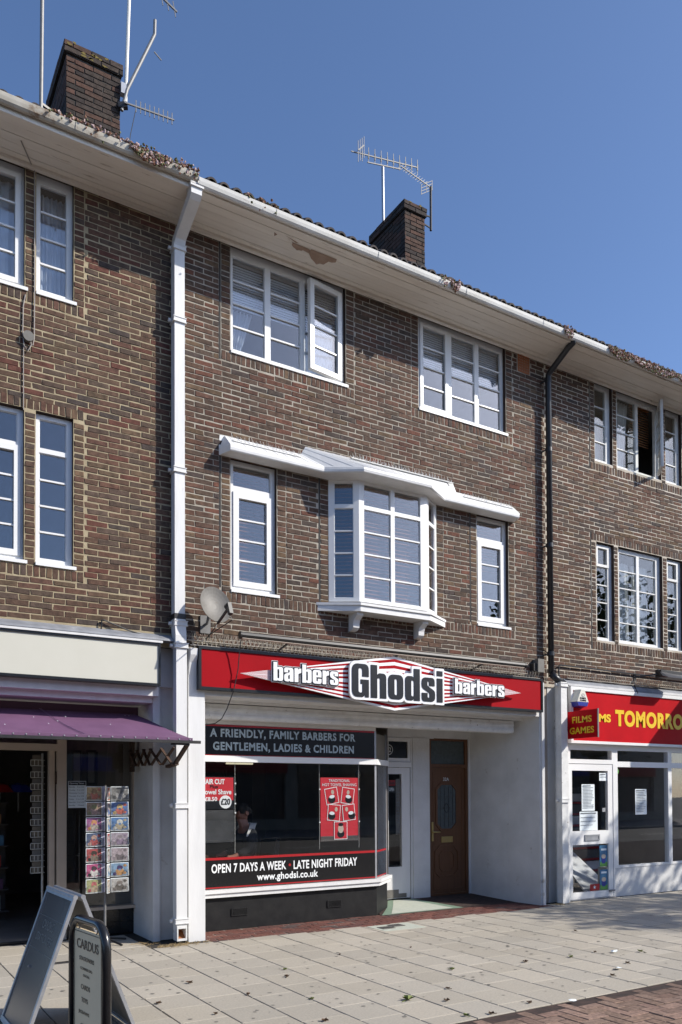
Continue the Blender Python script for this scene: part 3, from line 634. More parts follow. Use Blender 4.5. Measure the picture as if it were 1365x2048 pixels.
MB().box(-.4, 2.105, .80, 1.0, 0, .015).build('door_sill', 'slab_bed', left)
rm = MB(); rm.box(-.4, 2.98, .87, 5.5, .016, 2.6, skip='-y'); rm.build('shop_interior', 'room_shop', left)
# stock inside, seen through the open door
stock = [('shelf_unit', -.2, 1.5, 3.6, 4.0, 'dark shelves of stock at the back of the card shop')]
t = thing('display_stand', 'tall dark stand of small goods inside the card shop doorway', 'display', (1.0, 2.6, .016))
MB().box(.3, 1.75, 2.55, 2.62, .016, 1.75).build('back_panel', 'room_dark', t)
for k in range(6):
    MB().box(.3, 1.75, 2.3, 2.55, .15 + k * .27, .165 + k * .27).build('shelf', 'room_dark', t)
items = [('vinyl_red',), ('sticker_blue',), ('paper',), ('wood_pine',), ('purple',), ('sticker_green',), ('curtain',)]
for k in range(6):
    for j in range(9):
        x = .34 + j * .155; h = random.uniform(.09, .19)
        b = MB().box(x, x + random.uniform(.07, .13), 2.34, 2.42, .166 + k * .27, .166 + k * .27 + h).build('toy_box', items[random.randrange(7)][0])
        tag(b, 'small boxed item, %s along the %s shelf inside the card shop' % (('first', 'second', 'third', 'fourth', 'fifth', 'sixth', 'seventh', 'eighth', 'ninth')[j], ('lowest', 'second lowest', 'third lowest', 'third highest', 'second highest', 'highest')[k]), 'box', 'goods on the card shop shelves')
for nm, x, y, c, lab in (('umbrella', 1.35, 2.2, 'purple', 'purple open umbrella hung inside the card shop'), ('umbrella', 1.62, 2.25, 'vinyl_red', 'red open umbrella hung inside the card shop'), ('umbrella', 1.86, 2.3, 'blue_plastic', 'blue open umbrella hung inside the card shop')):
    u = thing(nm, lab, 'umbrella', (x, y, 1.5)); d = MB(); n = 8
    for k in range(n):
        a, b_ = 2 * math.pi * k / n, 2 * math.pi * (k + 1) / n
        for (r0, z0), (r1, z1) in (((0, .16), (.12, .13)), ((.12, .13), (.21, .04))):
            d.face([(x + r0 * math.cos(a), y + r0 * math.sin(a), 1.6 + z0), (x + r0 * math.cos(b_), y + r0 * math.sin(b_), 1.6 + z0), (x + r1 * math.cos(b_), y + r1 * math.sin(b_), 1.6 + z1), (x + r1 * math.cos(a), y + r1 * math.sin(a), 1.6 + z1)])
    d.build('canopy', c, u); MB().tube([(x, y, 1.4), (x, y, 1.77)], .008, 6).build('shaft', 'galv', u)
# wire rack in the doorway
t = thing('wire_rack', 'white wire card rack standing inside the card shop doorway', 'rack', (1.9, 1.22, .02))
MB().tube([(1.94, 1.25, .02), (1.94, 1.25, 2.08)], .012, 8).build('post', 'wire_white', t)
for k in range(10):
    z = .72 + k * .135; r_ = MB()
    for zz in (z, z + .065): r_.tube([(1.94, 1.22, zz), (1.80, 1.18, zz), (1.79, 1.13, zz), (1.90, 1.12, zz), (1.95, 1.16, zz), (1.94, 1.22, zz)], .0035, 5)
    for xx in (1.79, 1.83, 1.87, 1.91): r_.tube([(xx, 1.125, z), (xx, 1.125, z + .065)], .0035, 5)
    r_.build('wire_basket', 'wire_white', t)
    c = MB().box(1.81, 1.90, 1.145, 1.15, z + .01, z + .12).build('greeting_card', ['bronze_panel', 'room', 'dish_grey'][k % 3]); tag(c, 'small card in the %s basket of the doorway wire rack' % ('lowest', 'second lowest', 'third lowest', 'fourth lowest', 'fifth lowest', 'fifth highest', 'fourth highest', 'third highest', 'second highest', 'highest')[k], 'card', 'cards in the doorway wire rack')
# opening times sheet
t = thing('opening_times_sign', 'white opening times sheet on the card shop window', 'sign', (2.22, .84, 1.455))
MB().box(2.128, 2.325, .808, .812, 1.455, 1.757).build('sheet', 'paper', t)
MB().box(2.134, 2.319, .805, .807, 1.71, 1.75).build('heading_bar', 'sign_black', t)
text('lettering', 'Opening Times', (2.142, .804, 1.719), .16, .022, 'paper', t, .0008, .01)
for k, d in enumerate(('Monday    9 to 5.30', 'Tuesday   9 to 5.30', 'Wednesday 9 to 5.30', 'Thursday  9 to 5.30', 'Friday    9 to 5.30', 'Saturday  9 to 5.30', 'Sunday    Closed')):
    text('lettering', d, (2.136, .807, 1.680 - k * .034), .165, .016, 'ink', t, .0008, .01)
t = thing('framed_picture', 'bronze-toned framed picture leaning high inside the card shop window', 'picture', (2.7, 1.1, 1.6))
MB().prism([(2.60, 1.05, 1.62), (2.84, 1.15, 1.66), (2.86, 1.2, 2.24), (2.66, 1.1, 2.24)], (0, .02, 0)).build('panel', 'bronze_panel', t)
for k, (x, y) in enumerate(((2.35, 1.6), (2.5, 1.5), (2.62, 1.9))):
    t = thing('framed_picture', ('dark upright frame on the card shop wall, farthest in', 'dark upright frame on the card shop wall, middle one', 'dark upright frame on the card shop wall, nearest the bronze panel')[k], 'picture', (x, y, 1.7))
    b = MB()
    for a, c, p_, q_ in grid_rects(x, x + .12, 1.72, 2.15, [(x + .02, x + .10, 1.75, 2.12)]): b.box(a, c, y, y + .02, p_, q_)
    b.build('frame', 'black_metal', t); MB().box(x + .02, x + .10, y + .008, y + .016, 1.75, 2.12).build('picture', 'room', t)

# awning
aw = thing('awning', 'faded purple fabric shop awning with rusty folding arms', 'awning', (1.2, -.1, 2.1))
fa = MB(); n = 10
def awp(i, t):
    xe = 2.76 + (3.09 - 2.76) * t; x = -.4 + (xe + .4) * i / 24; y = .42 - .92 * t
    z = 2.50 - .325 * t - .022 * math.sin(t * math.pi) + .008 * math.sin(x * 5 + t * 3) * (1 - t) * t * 4 + .02 * math.sin(t * math.pi) * (i / 24)
    return (x, y, z)
for j in range(n):
    for i in range(24):
        fa.face([awp(i, j / n), awp(i + 1, j / n), awp(i + 1, (j + 1) / n), awp(i, (j + 1) / n)])
        fa.face([tuple(Vector(q_) - Vector((0, 0, .004))) for q_ in (awp(i, (j + 1) / n), awp(i + 1, (j + 1) / n), awp(i + 1, j / n), awp(i, j / n))])
fa.build('fabric', 'purple', aw, smooth=True)
for x0_, x1_ in ((1.74, 1.98), (1.755, 1.995)):
    MB().tube([(x0_ + (x1_ - x0_) * k / 8, .42 - .92 * k / 8, 2.503 - .325 * k / 8 - .022 * math.sin(k / 8 * math.pi) + .012) for k in range(9)], .0022, 5).build('seam', 'seam_pale', aw)
MB().box(-.4, 3.085, -.515, -.50, 2.158, 2.185).build('valance', 'purple', aw)
MB().box(-.4, 3.17, -.53, -.495, 2.128, 2.158).build('front_bar', 'black_metal', aw)
sm = MB(); sm.tube([(0, 0, 0), (0, -.006, 0)], .007, 8); sme = sm.mesh('stud', 'silver')
x = 1.1
while x < 3.08: inst('stud', sme, (x, -.515, 2.172 + random.uniform(-.004, .004)), aw); x += .115
for k, (x, q) in enumerate(((1.62, .38), (1.72, .62), (1.83, .50), (1.30, .72), (1.95, .3), (2.62, .12), (2.66, .13), (2.35, .55))):
    z_ = 2.503 - .325 * q + .012; d = MB(); d.face([(x + .006 * math.cos(a), .42 - .92 * q + .005 * math.sin(a), z_ - .004 + .008 * math.sin(a) * .35) for a in [2 * math.pi * j / 8 for j in range(8)]]); d.build('bird_dropping', 'paper', aw)
# lazy-tong arm: lattice from the recess to the front bar
lk = [(2.775, .58), (2.80, .42), (2.825, .26), (2.85, .10), (2.92, -.06), (2.99, -.22)]
for k in range(5):
    for zz0, zz1, dx in ((2.10, 1.92, 0), (1.92, 2.10, .016)):
        MB().obox((lk[k][0] + dx - .02, lk[k][1], zz0), (lk[k + 1][0] + dx - .02, lk[k + 1][1], zz1), .012, .028, up=(1, 0, 0)).build('arm_bar', 'iron_rust', aw)
a_ = MB(); a_.obox((3.01, -.20, 1.93), (3.05, -.47, 2.13), .03, .04, up=(1, 0, 0)); a_.obox((2.97, -.06, 1.90), (3.02, -.22, 1.93), .03, .05, up=(1, 0, 0)); a_.build('arm_end', 'iron_rust', aw)
MB().box(2.775, 2.80, .54, .66, 1.86, 2.2).build('arm_bracket', 'iron_rust', aw)
MB().box(2.86, 3.05, -.5, -.48, 2.11, 2.128).build('arm_rail', 'black_metal', aw)

# card spinner on the pavement
CR = (2.40, .30)
t = thing('card_spinner', 'wire spinner rack of greeting cards standing in front of the card shop window', 'rack', (CR[0], CR[1], 0))
MB().tube([(CR[0], CR[1], .0), (CR[0], CR[1], 1.70)], .014, 10).build('pole', 'galv', t)
fb = MB()
for k in range(4):
    a = k * math.pi / 2 + .4; fb.tube([(CR[0], CR[1], .06), (CR[0] + .28 * math.cos(a), CR[1] + .28 * math.sin(a), .012)], .012, 6)
fb.build('foot', 'black_metal', t)
cardart = [[('tan giraffe', (.45, .30, .10), (.55, .12, .05), (.30, .16, .05)), ('grey lily', (.22, .22, .21), (.35, .35, .34), (.12, .12, .12))],
 [('pale pig', (.30, .20, .12), (.42, .26, .22), (.20, .22, .08)), ('seaside bunting', (.06, .17, .45), (.55, .10, .06), (.60, .42, .12))],
 [('purple meerkat', (.32, .07, .26), (.35, .30, .24), (.55, .22, .05)), ('blue beach', (.05, .20, .48), (.38, .32, .20), (.50, .52, .48))],
 [('red-haired fairy', (.06, .10, .20), (.40, .05, .05), (.42, .24, .18)), ('lilac shore', (.36, .30, .36), (.24, .17, .26), (.30, .25, .28))],
 [('red owl', (.40, .04, .04), (.20, .15, .10), (.05, .04, .03)), ('pink pier', (.42, .34, .37), (.18, .15, .16), (.35, .28, .3))],
 [('pink cow', (.46, .03, .18), (.55, .52, .48), (.06, .04, .05)), ('hot-air balloon', (.16, .32, .50), (.50, .24, .05), (.06, .04, .16))],
 [('brown dogs', (.32, .34, .12), (.40, .28, .16), (.45, .08, .08)), ('grey puppy', (.42, .40, .37), (.14, .12, .10), (.24, .2, .17))]]
CM = {}
def cmat(c):
    k = tuple(round(v, 2) for v in c)
    if k not in CM: CM[k] = 'card_%d' % len(CM); g_ = sum(c) / 3; c = tuple(v * .7 + g_ * .3 for v in c); pm(CM[k], c, tuple(v * .5 for v in c), scale=45, rough=.35)
    return CM[k]
def card(Wv, U, w_, h_, z, cols, lab, seed):
    rn = random.Random(seed); U = Vector(U).normalized(); N = U.cross(Vector((0, 0, 1))); Wv = Vector(Wv); root = thing('greeting_card', lab, 'card', Wv, 'cards in the pavement spinner')
    def rect(u0, u1, v0, v1, d, mat, nm, th=.003):
        b = MB(); b.prism([Wv + U * u + Vector((0, 0, v)) + N * d for u, v in ((u0, v0), (u1, v0), (u1, v1), (u0, v1))], -N * th); b.build(nm, mat, root)
    rect(0, w_, 0, h_, 0, 'paper', 'sheet'); rect(.006, w_ - .006, .006, h_ - .006, .0022, cmat(cols[0]), 'print', .002)
    e = MB()
    def blob(cu_, cv_, ru, rv, d, m):
        e.face([Wv + U * (cu_ + ru * math.cos(a) * rn.uniform(.85, 1.1)) + Vector((0, 0, cv_ + rv * math.sin(a) * rn.uniform(.85, 1.1))) + N * d for a in [2 * math.pi * j / 12 for j in range(12)]], m)
    blob(w_ * .5, h_ * .34, w_ * .26, h_ * .28, .0026, 0); blob(w_ * .5, h_ * .64, w_ * .18, h_ * .19, .003, 1); blob(w_ * .22, h_ * .2, w_ * .12, h_ * .13, .0032, 1); blob(w_ * .8, h_ * .78, w_ * .1, h_ * .1, .0033, 0); blob(w_ * .78, h_ * .25, w_ * .11, h_ * .1, .0034, 0); blob(w_ * .5, h_ * .5, w_ * .08, h_ * .07, .0036, 2)
    e.build('picture', [cmat(cols[1]), cmat(cols[2]), cmat(cols[0])], root)
    return root
rowname = ('top', 'second', 'third', 'fourth', 'fifth', 'sixth', 'bottom')
for k in range(7):
    z = 1.545 - k * .163 - .005; A, B = cardart[k]
    card((2.165, .17, z), (1, .12, 0), .175, .148, z, A[1:], '%s card in the %s row of the spinner, nearer column' % (A[0], rowname[k]), k)
    card((2.425, .17, z), (1, -.03, 0), .19, .148, z, B[1:], '%s card in the %s row of the spinner, farther column' % (B[0], rowname[k]), k + 20)
    card((2.372, .12, z - .006), (.62, .75, 0) if 0 else (.05, .05, 0), .06, .148, z, (A[2], B[1], (.5, .5, .46)), 'half-hidden upright card in the %s row of the spinner, middle column' % rowname[k], k + 40)
    h = MB()
    for x0_, x1_, y_ in ((2.16, 2.345, .155), (2.42, 2.62, .150)):
        h.tube([(x0_, y_, z + .012), (x1_, y_, z + .012)], .003, 5); h.tube([(x0_, y_ + .06, z - .006), (x1_, y_ + .06, z - .006)], .003, 5)
        for sx in (x0_ + .03, x1_ - .03):
            h.tube([(sx - .03, y_ + .004, z + .01), (sx - .025, y_, z + .06), (sx, y_ - .002, z + .08), (sx + .025, y_, z + .06), (sx + .03, y_ + .004, z + .01)], .0022, 5)
        h.tube([(x0_, y_ + .03, z), (CR[0], CR[1], z)], .003, 5); h.tube([(x1_, y_ + .03, z), (CR[0], CR[1], z)], .003, 5)
    h.build('wire_holder', 'galv', t)
    pk = MB().box(2.335, 2.372, .20, .29, z, z + .15).build('pocket_sleeve', 'sleeve', t)

# ------------------------------------------------------------------ barber shop front (middle)
f = MB(); f.box(3.185, 3.372, -.13, .5, 0, 3.19); f.box(3.372, 3.388, -.10, .5, 0, 2.70); f.build('pilaster', 'white_paint', mid)
cb = MB(); cb.extrude_x([(-.135, 3.19), (-.19, 3.19), (-.185, 3.12), (-.15, 3.04), (-.132, 2.9), (-.132, 3.0)], 3.19, 3.272); cb.build('corbel', 'white_paint', mid)
f = MB(); f.prism([(8.475, -.10, 0), (8.575, -.10, 0), (8.575, .5, 0), (8.41, .5, 0)], (0, 0, 3.19)); f.box(8.50, 8.55, -.125, -.1005, 0, 3.17); f.build('pilaster', 'render_white', mid)
MB().box(8.576, 8.76, .03, .5, 0, 3.2).build('cover_board', 'cream_frame', mid)
MB().prism([(8.405, .501, 0), (8.60, .501, 0), (8.60, 1.3, 0), (8.30, 1.25, 0)], (0, 0, 2.60)).build('porch_side_wall', 'render_white', mid)
MB().box(3.37, 8.47, -.10, .20, 2.695, 3.19).build('fascia_beam', 'white_paint', mid)
MB().box(3.37, 8.47, .2, 1.5, 2.66, 2.72).build('porch_ceiling', 'white_paint', mid)
sb = MB(); sb.extrude_x([(.25, 2.65), (.25, 2.61), (.243, 2.605), (.243, 2.575), (.25, 2.57), (.25, 2.535), (.243, 2.53), (.243, 2.505), (.26, 2.475), (.40, 2.475), (.40, 2.65)], 3.39, 8.31); sb.build('roller_shutter_box', 'old_white', mid)
# shop window
YW = .41
st_ = MB(); st_.box(3.389, 6.0, YW, .5, 2.43, 2.66); st_.build('head_board', 'white_paint', mid)
ub = MB(); ub.box(3.389, 5.975, YW, .45, 2.06, 2.425); o = ub.build('upper_panel', 'vinyl_black', mid); o['label'] = 'black panel above the shop window with grey lettering'
MB().box(3.389, 5.975, YW - .003, YW - .0005, 2.405, 2.425).build('red_line', 'vinyl_red', mid); MB().box(3.389, 5.975, YW - .003, YW - .0005, 2.06, 2.07).build('red_line', 'vinyl_red', mid)
text('lettering', 'A FRIENDLY, FAMILY BARBERS FOR', (3.655, YW - .002, 2.262), 2.02, .118, 'vinyl_grey', mid, .0015, .034, space=1.12)
text('lettering', 'GENTLEMEN, LADIES & CHILDREN', (3.692, YW - .002, 2.105), 1.96, .118, 'vinyl_grey', mid, .0015, .034, space=1.12)
tr = MB(); tr.prism([(3.389, YW - .03, 1.985), (6.01, YW - .03, 1.985), (6.455, .765, 1.985), (6.43, .81, 1.985), (6.0, YW + .05, 1.985), (3.389, YW + .05, 1.985)], (0, 0, .073)); tr.build('transom', 'white_pvc', mid)
si = MB(); si.prism([(3.389, YW - .07, .44), (6.03, YW - .07, .44), (6.47, .73, .44), (6.44, .82, .44), (6.0, YW + .06, .44), (3.389, YW + .06, .44)], (0, 0, .04))
si.prism([(3.389, YW - .05, .39), (6.02, YW - .05, .39), (6.46, .75, .39), (6.44, .82, .39), (6.0, YW + .06, .39), (3.389, YW + .06, .39)], (0, 0, .049)); si.build('sill', 'white_paint', mid)
pl = MB(); pl.prism([(3.389, YW, 0), (6.0, YW, 0), (6.43, .79, 0), (6.43, .95, 0), (3.389, .95, 0)], (0, 0, .39)); pl.build('plinth', 'plinth_black', mid)
for a in (3.92, 5.24):
    v = MB(); sl_ = [(a + .014, a + .20, .17 + k * .014, .177 + k * .014) for k in range(5)]
    for q0, q1, p0, p1 in grid_rects(a, a + .214, .155, .243, sl_): v.box(q0, q1, YW - .012, YW, p0, p1)
    v.build('air_vent', 'plinth_black', mid)
for a, c in ((3.389, 3.989), (3.990, 5.153), (5.154, 5.741), (5.742, 5.975)): MB().box(a, c, YW + .006, YW + .014, .48, 1.985).build('pane', 'glass', mid)
MB().prism([(5.978, YW, .48), (6.0, YW, .48), (6.02, YW + .018, .48), (5.99, YW + .03, .48)], (0, 0, 1.95)).build('corner_post', 'silver', mid)
ch0, ch1 = Vector((6.022, YW + .02, 0)), Vector((6.425, .785, 0)); cd = (ch1 - ch0).normalized(); cnn = Vector((cd.y, -cd.x, 0))
def chp(a, b_, z0, z1, d, th=.006): return [ch0 + (ch1 - ch0) * a + cnn * d + Vector((0, 0, z0)), ch0 + (ch1 - ch0) * b_ + cnn * d + Vector((0, 0, z0)), ch0 + (ch1 - ch0) * b_ + cnn * d + Vector((0, 0, z1)), ch0 + (ch1 - ch0) * a + cnn * d + Vector((0, 0, z1))]
MB().prism(chp(.0, .96, .48, 1.985, -.006), -cnn * .006).build('chamfer_pane', 'glass', mid)
MB().prism(chp(.04, .9, 2.06, 2.40, -.006), -cnn * .01).build('chamfer_upper_panel', 'bronze_panel', mid); MB().prism(chp(.93, 1.0, .48, 2.42, 0), -cnn * .03).build('chamfer_post', 'silver', mid)
MB().prism(chp(0, .96, .825, .85, -.002), -cnn * .002).build('red_line', 'vinyl_red', mid); MB().prism(chp(0, .96, .495, .51, -.002), -cnn * .002).build('red_line', 'vinyl_red', mid)
MB().prism([(6.43, .79, .39), (6.45, .79, .39), (6.74, 1.2, .39), (6.72, 1.2, .39)], (0, 0, 2.28)).build('window_return', 'grey_panel', mid)
MB().box(3.389, 5.975, YW + .0015, YW + .0045, .51, .825).build('window_band', 'vinyl_black', mid)
MB().box(3.389, 5.978, YW - .001, YW + .001, .826, .855).build('red_line', 'vinyl_red', mid); MB().box(3.389, 5.978, YW - .001, YW + .001, .495, .509).build('red_line', 'vinyl_red', mid)
text('lettering', 'OPEN 7 DAYS A WEEK', (3.671, YW - .001, .672), .985, .108, 'vinyl_white', mid, .001, .024, space=1.06)
text('lettering', 'LATE NIGHT FRIDAY', (4.76, YW - .001, .668), .935, .108, 'vinyl_white', mid, .001, .024, space=1.06)
MB().tube([(4.707, YW + .001, .725), (4.707, YW - .0015, .725)], .017, 14).build('bullet', 'vinyl_red', mid)
text('lettering', 'www.ghodsi.co.uk', (4.258, YW - .001, .532), .85, .112, 'vinyl_white', mid, .001, .024, space=1.06)
for k, x in enumerate((3.985, 5.150, 5.745)):
    t = thing('display_cable', ('thin display cable with clips beside the haircut offer poster', 'thin display cable with clips along the near edge of the shaving poster', 'thin display cable with clips along the far edge of the shaving poster')[k], 'cable', (x, YW + .03, .9))
    MB().tube([(x, YW + .03, .9), (x, YW + .03, 1.98)], .0022, 5).build('wire', 'wire_white', t)
    for z in ((1.73, 1.60, 1.49, 1.38), (1.66, 1.24), (1.66, 1.24))[k]: MB().tube([(x, YW + .022, z), (x, YW + .016, z)], .011, 8).build('clip', 'vinyl_white', t)
# posters in the window
t = thing('offer_poster', 'red and black haircut price poster with a white £20 roundel in the barber window', 'poster', (3.7, YW + .03, 1.42))
YP = YW + .026
MB().box(3.40, 3.975, YP, YP + .006, 1.425, 1.81).build('sheet', 'sign_black', t); MB().box(3.41, 3.962, YP - .0015, YP, 1.53, 1.80).build('red_field', 'poster_red', t)
text('lettering', 'HAIR CUT', (3.565, YP - .003, 1.72), .285, .062, 'vinyl_white', t, .001, .03)
text('lettering', 'Plus', (3.665, YP - .003, 1.672), .10, .04, 'sign_black', t, .001, .02)
text('lettering', 'Towel Shave', (3.555, YP - .003, 1.60), .38, .06, 'vinyl_white', t, .001, .02)
text('lettering', 'E £8.50', (3.545, YP - .003, 1.52), .21, .05, 'vinyl_white', t, .001, .03)
MB().tube([(3.86, YP, 1.51), (3.86, YP - .004, 1.51)], .078, 26).build('roundel', 'vinyl_white', t)
text('lettering', '£20', (3.80, YP - .0055, 1.475), .12, .075, 'sign_black', t, .001, .03)
b = MB().box(3.40, 3.975, YP + .002, YP + .01, 1.03, 1.415).build('chalkboard', 'chalkboard'); tag(b, 'smeared blank chalkboard under the haircut offer poster in the barber window', 'board')
t = thing('shaving_poster', 'red hot towel shaving poster with five tilted pictures in the barber window', 'poster', (5.44, YW + .03, .99))
MB().box(5.165, 5.73, YP, YP + .004, .995, 1.81).build('sheet', 'poster_red', t); MB().box(5.165, 5.73, YP - .0008, YP - .0002, .995, 1.06).build('dark_foot', 'grey_panel', t)
text('lettering', 'TRADITIONAL', (5.285, YP - .003, 1.755), .32, .034, 'paper', t, .0008, .0); text('lettering', 'HOT TOWEL SHAVING', (5.19, YP - .003, 1.70), .515, .036, 'paper', t, .0008, .0)
for k, (cx, cz, a, hw, hh) in enumerate(((5.33, 1.575, 10, .095, .105), (5.57, 1.575, -8, .095, .105), (5.36, 1.36, -5, .095, .105), (5.585, 1.36, 6, .095, .105), (5.46, 1.13, 0, .10, .115))):
    ca, sa_ = math.cos(R(a)), math.sin(R(a)); pc = lambda u, v, d: (cx + u * ca - v * sa_, YP - d, cz + u * sa_ + v * ca)
    MB().prism([pc(-hw, -hh, .003 + .001 * k), pc(hw, -hh, .003 + .001 * k), pc(hw, hh, .003 + .001 * k), pc(-hw, hh, .003 + .001 * k)], (0, .001, 0)).build('picture_border', 'vinyl_white', t)
    d = .0036 + .001 * k; MB().face([pc(-hw + .008, -hh + .008, d), pc(hw - .008, -hh + .008, d), pc(hw - .008, hh - .008, d), pc(-hw + .008, hh - .008, d)]).build('picture_field', 'poster_red', t)
    g = MB(); bl = lambda u, v, ru, rv, dd, m: g.face([pc(u + ru * math.cos(q), v + rv * math.sin(q), dd) for q in [2 * math.pi * j / 14 for j in range(14)]], m)
    bl((-.01, .02, -.03, .04, 0)[k], -.045, .055, .05, d + .0004, 0); bl((.02, .0, .03, -.03, 0)[k], .045 if k < 4 else .02, .022 if k < 4 else .042, .03 if k < 4 else .055, d + .0008, 1); bl((.0, .01, -.03, .03, 0)[k], -.01 if k < 4 else .075, .04, .022, d + .0012, 2 if k < 4 else 0)
    g.build('figure', ['sign_black', 'cream_frame', 'paper'], t)
t = thing('security_camera', 'small black dome camera hanging inside the barber window corner', 'camera', (5.79, YW + .12, 1.80)); MB().tube([(5.79, YW + .12, 1.90), (5.79, YW + .12, 1.985)], .012, 8).build('mount', 'black_metal', t); MB().tube([(5.79, YW + .12, 1.81), (5.79, YW + .12, 1.83), (5.79, YW + .12, 1.88), (5.79, YW + .12, 1.90)], [.018, .034, .034, .016], 12).build('dome', 'black_metal', t)
# doors in the porch
YD = 1.2
dw = MB(); dw.box(6.73, 7.60, YD + .02, 1.5, 2.43, 2.66); dw.box(7.19, 7.50, YD, 1.5, .03, 2.429); dw.box(7.155, 7.19, YD + .012, 1.5, .03, 2.43); dw.box(7.501, 8.34, YD + .03, 1.5, 2.44, 2.66); dw.box(8.275, 8.34, YD + .02, 1.5, .03, 2.439); dw.build('porch_back_wall', 'render_white', mid)
d_ = MB()
for a, c, p_, q_ in grid_rects(6.72, 7.145, .07, 1.985, [(6.76, 6.995, .53, 1.89)]): d_.box(a, c, YD + .02, YD + .06, p_, q_)
door = d_.build('door', 'white_paint', mid); door['label'] = 'white glazed shop door, number 32 above'
MB().box(6.76, 6.995, YD + .035, YD + .042, .53, 1.89).build('pane', 'glass', door)
for a, c, p_, q_ in ((6.72, 6.93, .08, .20), (6.931, 7.07, .08, .14)): MB().box(a, c, YD + .014, YD + .0195, p_, q_).build('kick_plate', 'dish_grey', door)
MB().box(6.78, 6.90, YD + .044, YD + .046, 1.72, 1.80).build('sign_panel', 'vinyl_red', door); text('lettering', 'Ghodsi', (6.785, YD + .0435, 1.735), .10, .05, 'sign_black', door, .0008, .03); MB().box(6.78, 6.90, YD + .044, YD + .046, 1.62, 1.71).build('sign_panel', 'sign_black', door); text('lettering', 'OPEN', (6.79, YD + .0435, 1.64), .085, .05, 'paper', door, .0008, .03)
MB().box(6.905, 6.985, YD + .044, YD + .046, 1.0, 1.82).build('price_list', 'dish_grey', door)
for k in range(12): MB().box(6.912, 6.975, YD + .0425, YD + .0435, 1.72 - k * .05, 1.728 - k * .05).build('price_line', 'ink', door)
MB().box(6.72, 7.15, YD - .01, YD + .05, 1.99, 2.065).build('door_head', 'white_paint', mid)
tm_ = MB()
for a, c, p_, q_ in grid_rects(6.72, 7.15, 2.07, 2.425, [(6.76, 7.105, 2.125, 2.37)]): tm_.box(a, c, YD + .01, YD + .06, p_, q_)
tw = tm_.build('transom_window', 'white_paint', mid); MB().box(6.76, 7.105, YD + .03, YD + .036, 2.125, 2.37).build('pane', 'vinyl_black', tw)
rg = MB(); n = 30
for k in range(n):
    a, b_ = 2 * math.pi * k / n, 2 * math.pi * (k + 1) / n
    rg.face([(6.775 + r_ * math.cos(q), YD + .0285, 2.245 + r_ * math.sin(q)) for r_, q in ((.074, a), (.074, b_), (.066, b_), (.066, a))])
rg.build('number_ring', 'vinyl_white', tw); text('lettering', '32', (6.732, YD + .0285, 2.212), .085, .068, 'vinyl_white', tw, .0008, .0)
# brown door 32A
bd = MB()
for a, c, p_, q_ in grid_rects(7.505, 8.272, .055, 2.44, [(7.555, 8.215, 2.05, 2.405), (7.545, 8.225, .085, 2.0)]): bd.box(a, c, YD + .035, YD + .10, p_, q_)
bdo = bd.build('door_frame', 'wood_door', mid); MB().box(7.555, 8.215, YD + .06, YD + .066, 2.05, 2.405).build('transom_pane', 'lead_glass', bdo)
lf_ = MB(); lf_.box(7.547, 8.223, YD + .055, YD + .095, .087, 1.998)
oct_ = lambda cx, cz, hw, hh, ch: [(cx - hw + ch, cz - hh), (cx + hw - ch, cz - hh), (cx + hw, cz - hh + ch), (cx + hw, cz + hh - ch), (cx + hw - ch, cz + hh), (cx - hw + ch, cz + hh), (cx - hw, cz + hh - ch), (cx - hw, cz - hh + ch)]
def octring(b, cx, cz, hw, hh, ch, wd, y0, y1, m=0):
    A, B = oct_(cx, cz, hw, hh, ch), oct_(cx, cz, hw - wd, hh - wd, ch * .8)
    for k in range(8):
        n_ = (k + 1) % 8; b.prism([(A[k][0], y0, A[k][1]), (A[n_][0], y0, A[n_][1]), (B[n_][0], y0, B[n_][1]), (B[k][0], y0, B[k][1])], (0, y1 - y0, 0), m)
octring(lf_, 7.86, 1.40, .215, .37, .1, .035, YD + .042, YD + .055); octring(lf_, 7.86, .57, .235, .245, .09, .03, YD + .043, YD + .055); octring(lf_, 7.86, .57, .15, .16, .06, .02, YD + .046, YD + .055)
for a, c, p_, q_ in grid_rects(7.60, 8.17, .14, 1.93, [(7.615, 8.155, .155, 1.915)]): lf_.box(a, c, YD + .049, YD + .055, p_, q_)
dl = lf_.build('door', 'wood_door', mid); dl['label'] = 'brown panelled door with leaded oval light, numbered 32A'
g = MB(); g.face([(x, YD + .0525, z) for x, z in oct_(7.86, 1.40, .18, .335, .09)]); g.build('pane', 'lead_glass', dl)
ld = MB()
for x in (7.74, 7.82, 7.90, 7.98): ld.obox((x, YD + .051, 1.09), (x, YD + .051, 1.71), .005, .004)
for z in (1.22, 1.38, 1.55): ld.obox((7.69, YD + .0505, z), (8.03, YD + .0505, z), .004, .005)
for k in range(4): ld.obox((7.86 + .06 * math.cos(k * 1.57), YD + .0495, 1.38 + .08 * math.sin(k * 1.57)), (7.86 + .06 * math.cos(k * 1.57 + 1.57), YD + .0495, 1.38 + .08 * math.sin(k * 1.57 + 1.57)), .004, .005)
ld.build('lead_cames', 'black_metal', dl)
text('lettering', '32A', (7.80, YD + .0535, 1.795), .11, .05, 'paper', dl, .002, .0)
h = MB(); h.box(7.565, 7.60, YD + .042, YD + .055, .88, 1.17); h.tube([(7.58, YD + .05, 1.02), (7.58, YD + .01, 1.02), (7.60, YD + .0, 1.02), (7.69, YD + .0, 1.015)], .011, 8); h.build('handle', 'brass', dl)
lb = MB()
for a, c, p_, q_ in grid_rects(7.755, 7.975, .855, .945, [(7.775, 7.955, .875, .925)]): lb.box(a, c, YD + .046, YD + .055, p_, q_)
lb.box(7.775, 7.955, YD + .049, YD + .0545, .875, .925); lb.build('letterbox', 'brass', dl)
